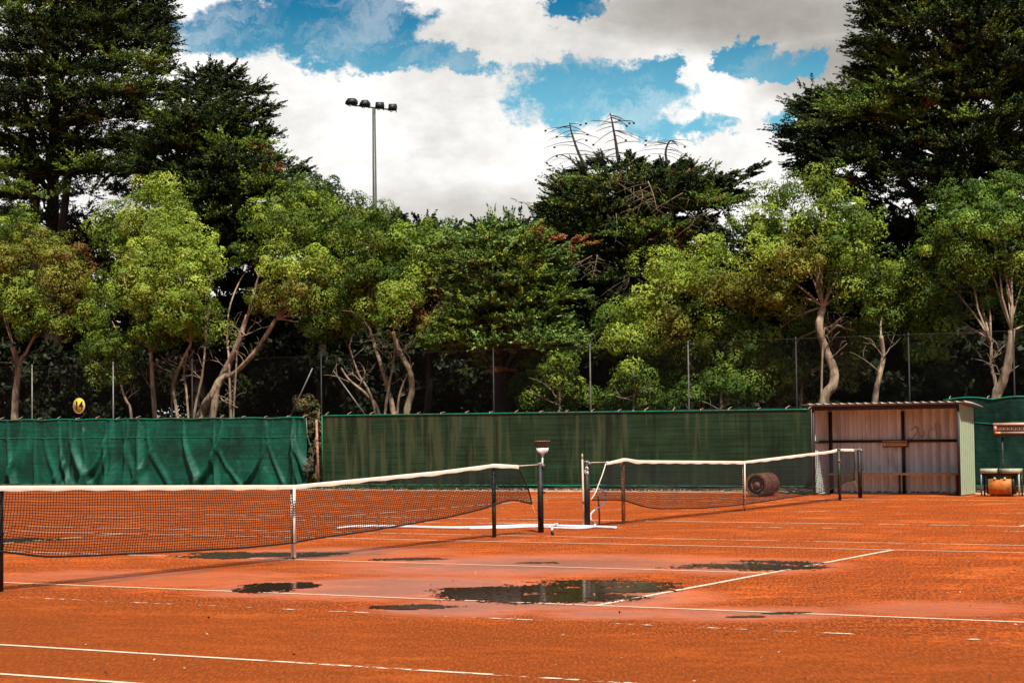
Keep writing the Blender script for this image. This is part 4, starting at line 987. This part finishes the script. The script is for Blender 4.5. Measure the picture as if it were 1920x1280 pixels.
bushy_tree('mid green tree with three curving stems behind the left end of the dark screen', 26.7,
    [(700, 405, 52, 26, 1.2), (668, 450, 40, 36, .3), (715, 455, 46, 36, 0), (760, 470, 34, 40, .6, G_mid), (690, 510, 50, 40, -.2), (745, 560, 36, 38, -.9, G_yel), (665, 545, 40, 36, 0), (705, 590, 46, 36, .1), (755, 520, 36, 34, 0), (650, 600, 32, 34, .6)],
    G_mid, [([(762, 779), (772, 735), (768, 695), (750, 660), (737, 622)], .10, .06), ([(738, 779), (728, 730), (716, 690), (700, 640), (690, 600)], .08, .04), ([(712, 779), (690, 742), (655, 712), (640, 690)], .06, .02), ([(722, 779), (730, 720), (738, 680), (740, 650)], .05, .02), ([(745, 779), (752, 730), (775, 680)], .04, .02), ([(700, 756), (672, 700), (655, 650)], .045, .02)], 16)
bushy_tree('olive brown tree thinning out between the three stemmed tree and the layered cypress', 29.0,
    [(790, 440, 48, 26), (835, 465, 44, 30), (800, 500, 42, 40, 0, G_oli), (822, 545, 32, 36, 0, G_brn), (795, 590, 34, 34, 0, G_brn), (845, 510, 34, 34), (815, 620, 24, 28, -.5, G_oli)], G_mid, [([(800, 779), (806, 690), (800, 580)], .12, .07)], 17, bark=M_dbark, dens=.9, leaf=.05)
# layered light cypress at centre
cypress('light green layered cypress with drooping flat sprays in the centre', 26.9, [(840, 430), (900, 420), (1010, 425), (1060, 470), (1075, 560), (1050, 620), (1090, 640), (1020, 690), (940, 700), (880, 650), (800, 660), (830, 600), (830, 500)],
    [(940, 800), (942, 700), (938, 600), (935, 480)], G_cyp, 21, tips=[(820, 645, -30, 8, .8), (1040, 600, 30, -4, .8), (930, 690, -10, 18, .7), (860, 445, -16, -12, .8), (965, 432, 10, -10, .9), (1010, 630, 28, 12, .8)], nl=90, thick=1.2, n=26, k=42, L=.75, ragged=14, patches=[(905, 640, 8), (930, 690, 8), (985, 608, 10), (975, 545, 5), (990, 500, 6), (1025, 450, 10), (1075, 455, 12)], group='light layered cypresses', leaf=.042, light=(G_mid, .35), rx_=(28, 48), ry_=(6, 10), tier=38)
cypress('broad dark cypress with bare dead spikes on top right of centre', 31.0, [(1045, 350), (1110, 326), (1180, 318), (1260, 322), (1330, 335), (1430, 318), (1405, 345), (1330, 362), (1385, 372), (1350, 402), (1290, 418), (1300, 470), (1250, 560), (1210, 680), (1090, 680), (1070, 560), (1080, 470), (1060, 432), (1000, 405), (1005, 375), (1070, 368)],
    [(1150, 800), (1152, 600), (1160, 450), (1170, 330)], G_dk, 22, tips=[(1375, 334, 60, -22, .9), (1340, 338, 40, -8, .8), (1060, 375, -44, 6, .8), (1090, 325, -30, 6, .8), (1130, 300, -20, -14, .8), (1190, 300, 14, -14, .8), (1270, 310, 24, -14, .8), (1370, 365, 40, 6, .6), (1030, 400, -20, 10, .7), (1300, 325, 20, -12, .7)],
    nl=120, thick=1.8, n=24, k=44, L=.75, ragged=16, patches=[(1240, 450, 13), (1270, 475, 12), (1260, 440, 10), (1100, 490, 8), (1140, 395, 10), (1280, 330, 7), (1195, 415, 5), (1060, 505, 8)], light=([(.14, .22, .026), (.11, .20, .03), (.20, .22, .03)], .45), leaf=.042, inset=30, rx_=(26, 46), tier=44,
    deads=[([(1100, 315), (1086, 290), (1072, 250), (1068, 230)], .07, 20, False), ([(1160, 305), (1155, 270), (1148, 230), (1144, 212)], .07, 28, False), ([(1252, 310), (1248, 285), (1257, 264), (1272, 275)], .055, 18, False), ([(1078, 305), (1050, 290), (1020, 305)], .03, 5, False), ([(1085, 330), (1060, 325), (1035, 345)], .03, 5, False),
           ([(1200, 350), (1205, 370), (1195, 400)], .04, 9, True), ([(1215, 340), (1225, 365), (1232, 395)], .04, 9, True), ([(1280, 362), (1240, 385), (1220, 400)], .035, 5, True), ([(1165, 320), (1160, 335), (1150, 350)], .03, 6, True), ([(1155, 400), (1157, 430), (1152, 460)], .03, 3, True), ([(1120, 478), (1116, 500), (1108, 530)], .04, 10, True), ([(1110, 480), (1095, 488), (1082, 500)], .035, 7, True), ([(1180, 512), (1178, 530), (1168, 550)], .035, 8, True),
           ([(1150, 600), (1125, 620), (1100, 650)], .035, 7, True), ([(1340, 395), (1310, 405), (1290, 430)], .035, 9, True), ([(1245, 450), (1265, 470), (1280, 500)], .035, 8, True)])
# brown dead tufts scattered in the cypresses belong to those crowns through their colour mix
bushy_tree('yellow green weeping tree in front of the dead topped cypress', 26.8,
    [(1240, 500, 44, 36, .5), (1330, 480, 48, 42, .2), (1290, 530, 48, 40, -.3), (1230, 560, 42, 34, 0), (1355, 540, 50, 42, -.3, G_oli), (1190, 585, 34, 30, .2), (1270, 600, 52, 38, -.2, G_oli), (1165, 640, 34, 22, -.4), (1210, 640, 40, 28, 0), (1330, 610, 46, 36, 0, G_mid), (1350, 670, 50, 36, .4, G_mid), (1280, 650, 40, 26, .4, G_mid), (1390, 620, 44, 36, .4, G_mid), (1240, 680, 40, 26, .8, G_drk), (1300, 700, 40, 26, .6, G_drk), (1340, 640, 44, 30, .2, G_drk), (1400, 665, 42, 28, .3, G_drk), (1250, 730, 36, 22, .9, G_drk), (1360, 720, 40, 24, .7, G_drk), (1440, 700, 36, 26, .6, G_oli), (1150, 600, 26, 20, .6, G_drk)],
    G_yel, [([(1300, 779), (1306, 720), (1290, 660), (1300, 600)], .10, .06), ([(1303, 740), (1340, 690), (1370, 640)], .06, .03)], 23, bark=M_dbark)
bushy_tree('large green tree with a snaking pale trunk rising behind the shed', 26.6,
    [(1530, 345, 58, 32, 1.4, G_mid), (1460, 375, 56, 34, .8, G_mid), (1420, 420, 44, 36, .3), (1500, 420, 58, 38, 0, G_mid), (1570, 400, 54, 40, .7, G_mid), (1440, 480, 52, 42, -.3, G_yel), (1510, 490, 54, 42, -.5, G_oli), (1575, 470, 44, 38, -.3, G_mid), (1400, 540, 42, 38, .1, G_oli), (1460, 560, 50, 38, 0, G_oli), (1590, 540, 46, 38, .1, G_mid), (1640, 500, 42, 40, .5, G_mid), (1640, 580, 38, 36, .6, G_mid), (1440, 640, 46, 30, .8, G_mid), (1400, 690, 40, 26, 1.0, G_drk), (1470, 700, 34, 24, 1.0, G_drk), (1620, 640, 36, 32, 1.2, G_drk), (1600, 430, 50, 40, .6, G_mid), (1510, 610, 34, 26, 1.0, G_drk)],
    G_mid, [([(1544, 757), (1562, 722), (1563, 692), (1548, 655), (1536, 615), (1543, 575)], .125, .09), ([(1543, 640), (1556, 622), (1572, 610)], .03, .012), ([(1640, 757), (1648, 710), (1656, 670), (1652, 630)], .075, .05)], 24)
bushy_tree('bright green tree with a forked pale trunk behind the teal screen at right', 26.6,
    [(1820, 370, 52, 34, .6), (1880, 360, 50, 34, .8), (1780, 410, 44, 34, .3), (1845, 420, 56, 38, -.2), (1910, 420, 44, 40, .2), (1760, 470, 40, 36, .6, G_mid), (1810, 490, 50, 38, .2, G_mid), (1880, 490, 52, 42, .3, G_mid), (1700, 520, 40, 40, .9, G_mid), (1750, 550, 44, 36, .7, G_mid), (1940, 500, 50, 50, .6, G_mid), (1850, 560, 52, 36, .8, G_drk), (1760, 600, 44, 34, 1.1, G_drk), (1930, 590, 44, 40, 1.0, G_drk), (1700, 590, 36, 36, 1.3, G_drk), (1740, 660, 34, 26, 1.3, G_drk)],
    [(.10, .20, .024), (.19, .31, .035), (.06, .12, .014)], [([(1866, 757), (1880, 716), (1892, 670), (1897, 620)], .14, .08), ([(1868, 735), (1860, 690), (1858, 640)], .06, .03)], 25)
# low shrubs
bushy_tree('round green shrub peeping over the dark screen left of the bare pole', 25.6, [(1040, 705, 44, 22), (1075, 735, 34, 26, .2), (1020, 745, 32, 24, .3), (1050, 680, 26, 13), (990, 735, 30, 22, .8, G_drk), (1000, 690, 26, 18, .9, G_drk), (1110, 750, 26, 20, .9, G_drk)], G_mid, [([(1048, 790), (1050, 760), (1048, 730)], .05, .03)], 26, group='shrubs behind the screens', sub=.26)
bushy_tree('small yellow green shrub between two poles above the dark screen', 25.6, [(1190, 708, 34, 18), (1178, 735, 30, 20, .2), (1212, 745, 24, 18, .4), (1230, 755, 26, 18, .8, G_drk), (1150, 755, 24, 16, .8, G_drk)], G_mid, [([(1186, 790), (1188, 765), (1188, 740)], .05, .03)], 27, group='shrubs behind the screens', sub=.26)
bushy_tree('leafy shrub filling the gap between the teal screen and the dark screen', 25.4, [(590, 800, 20, 22), (598, 850, 22, 30, 0), (585, 900, 24, 22, .2), (575, 760, 22, 20, .4)], [(.10, .12, .03), (.14, .12, .04)], [([(592, 915), (593, 870), (592, 820)], .04, .03)], 28, group='shrubs behind the screens', sub=.2, leaf=.036)
bushy_tree('drab shrub right of the second pale pole above the dark screen', 26.2, [(1340, 720, 50, 28), (1400, 730, 46, 26), (1290, 745, 40, 20)], G_drk, [([(1350, 790), (1352, 760), (1352, 730)], .05, .03)], 29, group='shrubs behind the screens', sub=.28)
bushy_tree('pale yellowish shrub beside the snaking trunk', 28.0, [(1500, 690, 34, 36), (1580, 640, 30, 40), (1475, 740, 36, 24), (1590, 700, 26, 30)], [(.13, .14, .035), (.17, .13, .05)], [([(1500, 790), (1502, 750), (1504, 700)], .05, .03)], 30, group='shrubs behind the screens', sub=.3, dens=.6)

# tall dark cypresses
cypress('tallest dark cypress filling the upper left corner', 33.0, [(-60, -90), (260, -90), (298, 0), (320, 60), (318, 150), (285, 190), (275, 260), (250, 420), (180, 440), (-60, 440)],
    [(95, 800), (98, 560), (100, 300), (104, 60), (110, -120)], G_dk, 31, tips=[(290, 40, 30, -4, 1), (285, 10, 22, -14, 1), (305, 85, 22, -2, 1), (290, 70, 26, 6, .9), (300, 140, 28, 8, 1), (290, 165, 34, -10, .9), (270, 215, 34, 4, .9), (260, -20, 24, -14, 1)], nl=155, thick=2.2, n=26, k=46, L=1.05, leaf=.044, ragged=26, patches=[(75, 40, 8), (165, 218, 9), (250, 170, 6)], rx_=(36, 60), ry_=(8, 13),
    light=([(.12, .20, .020), (.19, .26, .030)], .4), holes=[(130, 385, 45, 45), (40, 200, 20, 24)], paths=[([(70, 560), (66, 400), (60, 260), (40, 160)], .22, .08), ([(110, 500), (122, 380), (140, 260), (170, 170)], .18, .06)])
cypress('tall pointed cypress with upswept branch tips left of the floodlight mast', 32.0, [(352, 150), (372, 112), (392, 125), (430, 150), (450, 180), (478, 212), (480, 255), (510, 305), (560, 335), (540, 380), (520, 470), (400, 480), (300, 420), (290, 330), (250, 320), (260, 230), (325, 215), (345, 180)],
    [(368, 800), (372, 560), (375, 300), (372, 150)], G_dk, 32, tips=[(366, 150, -8, -34, .9), (395, 140, 20, -16, .8), (430, 140, 30, -12, .8), (345, 170, -26, -14, .8), (480, 170, 26, -4, .9), (490, 205, 30, -16, .9), (490, 250, 26, -12, .9), (550, 320, 36, -16, 1), (500, 300, 40, -10, .8), (430, 165, 36, 6, .7), (320, 185, -30, -6, .8)], nl=115, thick=1.6, n=26, k=46, L=.95, leaf=.044, inset=40, ragged=12, patches=[(510, 320, 9), (440, 390, 9), (380, 300, 8), (370, 235, 6), (480, 280, 6)],
    light=([(.12, .20, .020), (.19, .26, .030)], .45), holes=[(290, 290, 22, 18)])
cypress('huge dark cypress overhanging the upper right corner', 32.0, [(1640, -90), (1990, -90), (1990, 430), (1760, 430), (1740, 400), (1640, 380), (1520, 330), (1500, 290), (1490, 230), (1530, 190), (1600, 180), (1620, 130), (1610, 80), (1630, 40), (1620, 0)],
    [(1790, 800), (1785, 560), (1780, 300), (1790, 60), (1800, -120)], G_dk, 33, tips=[(1520, 200, -44, 6, 1), (1510, 235, -50, 10, 1), (1530, 280, -50, 20, .9), (1560, 170, -24, -16, .9), (1530, 195, -20, -26, .8), (1640, 100, -40, -4, 1), (1630, 130, -40, 10, .9), (1640, 50, -34, 4, 1), (1640, 15, -24, -10, 1), (1690, 20, -30, -10, .9), (1520, 310, -40, 8, .8)], nl=165, thick=2.2, n=26, k=46, L=.95, leaf=.043, ragged=38, patches=[(1735, 200, 6), (1665, 195, 6), (1605, 340, 7), (1790, 265, 5)], rx_=(34, 58), ry_=(8, 12),
    light=([(.11, .19, .026), (.17, .24, .036)], .42), holes=[(1700, 355, 34, 24), (1640, 350, 18, 14)], paths=[([(1790, 520), (1760, 440), (1730, 390), (1690, 330), (1660, 280)], .2, .07), ([(1790, 420), (1830, 330), (1880, 240)], .15, .05)])
cypress('dark conifer hiding the skyline between the dome and the layered cypress', 35.0, [(620, 400), (740, 400), (840, 415), (960, 410), (1060, 400), (1240, 440), (1240, 740), (620, 740)],
    [(860, 800), (860, 650), (860, 470)], G_dk, 34, tips=[(690, 400, -6, -16, .8), (740, 408, 8, -14, .7), (800, 420, 10, -10, .7), (900, 425, -8, -14, .8), (960, 425, -4, -18, .8)], nl=120, thick=1.5, n=40, k=30, L=.9, leaf=.065)
cypress('shadowy conifer behind the weeping tree and the snaking trunk', 35.0, [(1200, 440), (1400, 410), (1700, 400), (2000, 420), (2000, 760), (1200, 740)],
    [(1480, 800), (1480, 650), (1480, 470)], G_dk, 35, nl=150, thick=1.5, n=40, k=30, L=.9, leaf=.065)
cypress('shadowy conifer behind the bright dome and the leaning trunks', 35.5, [(-100, 430), (240, 410), (420, 400), (680, 440), (680, 740), (-100, 740)],
    [(250, 800), (250, 650), (250, 470)], G_dk, 36, nl=150, thick=1.5, n=40, k=30, L=.9, leaf=.065)

# far-off scrub that closes the view between the trunks
def scrub():
    fo = Foliage(40); g = fo.rng
    for X0, X1, cnt, ylo in ((37, 45, 820, 550), (29.5, 34, 380, 620), (46, 58, 320, 700)):
        for i in range(cnt):
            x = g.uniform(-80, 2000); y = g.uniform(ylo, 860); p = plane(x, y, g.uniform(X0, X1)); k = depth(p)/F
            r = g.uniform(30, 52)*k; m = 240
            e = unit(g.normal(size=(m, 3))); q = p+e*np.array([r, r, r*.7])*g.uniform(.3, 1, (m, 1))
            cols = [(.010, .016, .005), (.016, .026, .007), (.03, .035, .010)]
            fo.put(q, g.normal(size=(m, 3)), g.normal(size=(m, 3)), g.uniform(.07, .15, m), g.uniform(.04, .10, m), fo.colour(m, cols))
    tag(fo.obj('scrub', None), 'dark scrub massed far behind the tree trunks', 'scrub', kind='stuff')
scrub()
# low bare stems and thin trunks seen between: extra dark trunks as small trees
def litter():
    g = np.random.default_rng(50); n = 5200
    y = g.uniform(-6, 30, n); x = 23.05+g.random(n)**1.3*.75
    c = np.stack([x, y, g.uniform(-.02, .05, n)], 1)
    cols = np.array([(.55, .30, .24), (.35, .20, .12), (.12, .07, .04), (.60, .45, .32), (.05, .04, .03), (.30, .26, .08)])
    V, Fs = diamonds(c, np.array([-.4, 0, 1])+g.normal(size=(n, 3))*.6, g.normal(size=(n, 3)), g.uniform(.025, .06, n), g.uniform(.016, .04, n))
    tag(raw('leaf_litter', V, Fs, M_leaf, None, cols[g.integers(0, len(cols), n)]*g.uniform(.6, 1.2, (n, 1))), 'fallen leaves and pebbles strewn along the foot of the screens', 'leaf litter', kind='stuff')
    # scattered bits on the clay
    n = 170; gp_ = np.array([ground(a, b)[:2] for a, b in zip(g.uniform(-50, 1950, n), 935+345*g.random(n)**1.2)])
    c = np.concatenate([gp_, np.full((n, 1), .012)], 1)
    V, Fs = diamonds(c, np.array([0, 0, 1])+g.normal(size=(n, 3))*.5, g.normal(size=(n, 3)), g.uniform(.006, .02, n), g.uniform(.005, .012, n))
    tag(raw('clay_crumbs', V, Fs, M_leaf, None, np.array([(.5, .3, .2), (.08, .03, .02), (.6, .4, .28)])[g.integers(0, 3, n)]), 'small crumbs and leaves scattered over the clay', 'debris', kind='stuff')
    # weeds in the gravel
    n = 2600; y = np.concatenate([g.uniform(11, 30, n-900), 13.2+g.normal(size=900)*1.0]); x = 23.1+g.random(n)*.7
    c = np.stack([x, y, g.uniform(.0, .11, n)], 1)
    V, Fs = diamonds(c, g.normal(size=(n, 3))*np.array([1, 1, .3]), np.array([0, 0, 1])+g.normal(size=(n, 3))*.3, g.uniform(.03, .08, n), g.uniform(.006, .014, n))
    tag(raw('weeds', V, Fs, M_leaf, None, fol_cols(g, n)), 'green weeds growing at the foot of the left screens', 'weeds', kind='stuff')
def fol_cols(g, n): return np.array([(.05, .12, .02), (.09, .13, .03), (.03, .06, .015)])[g.integers(0, 3, n)]
litter()
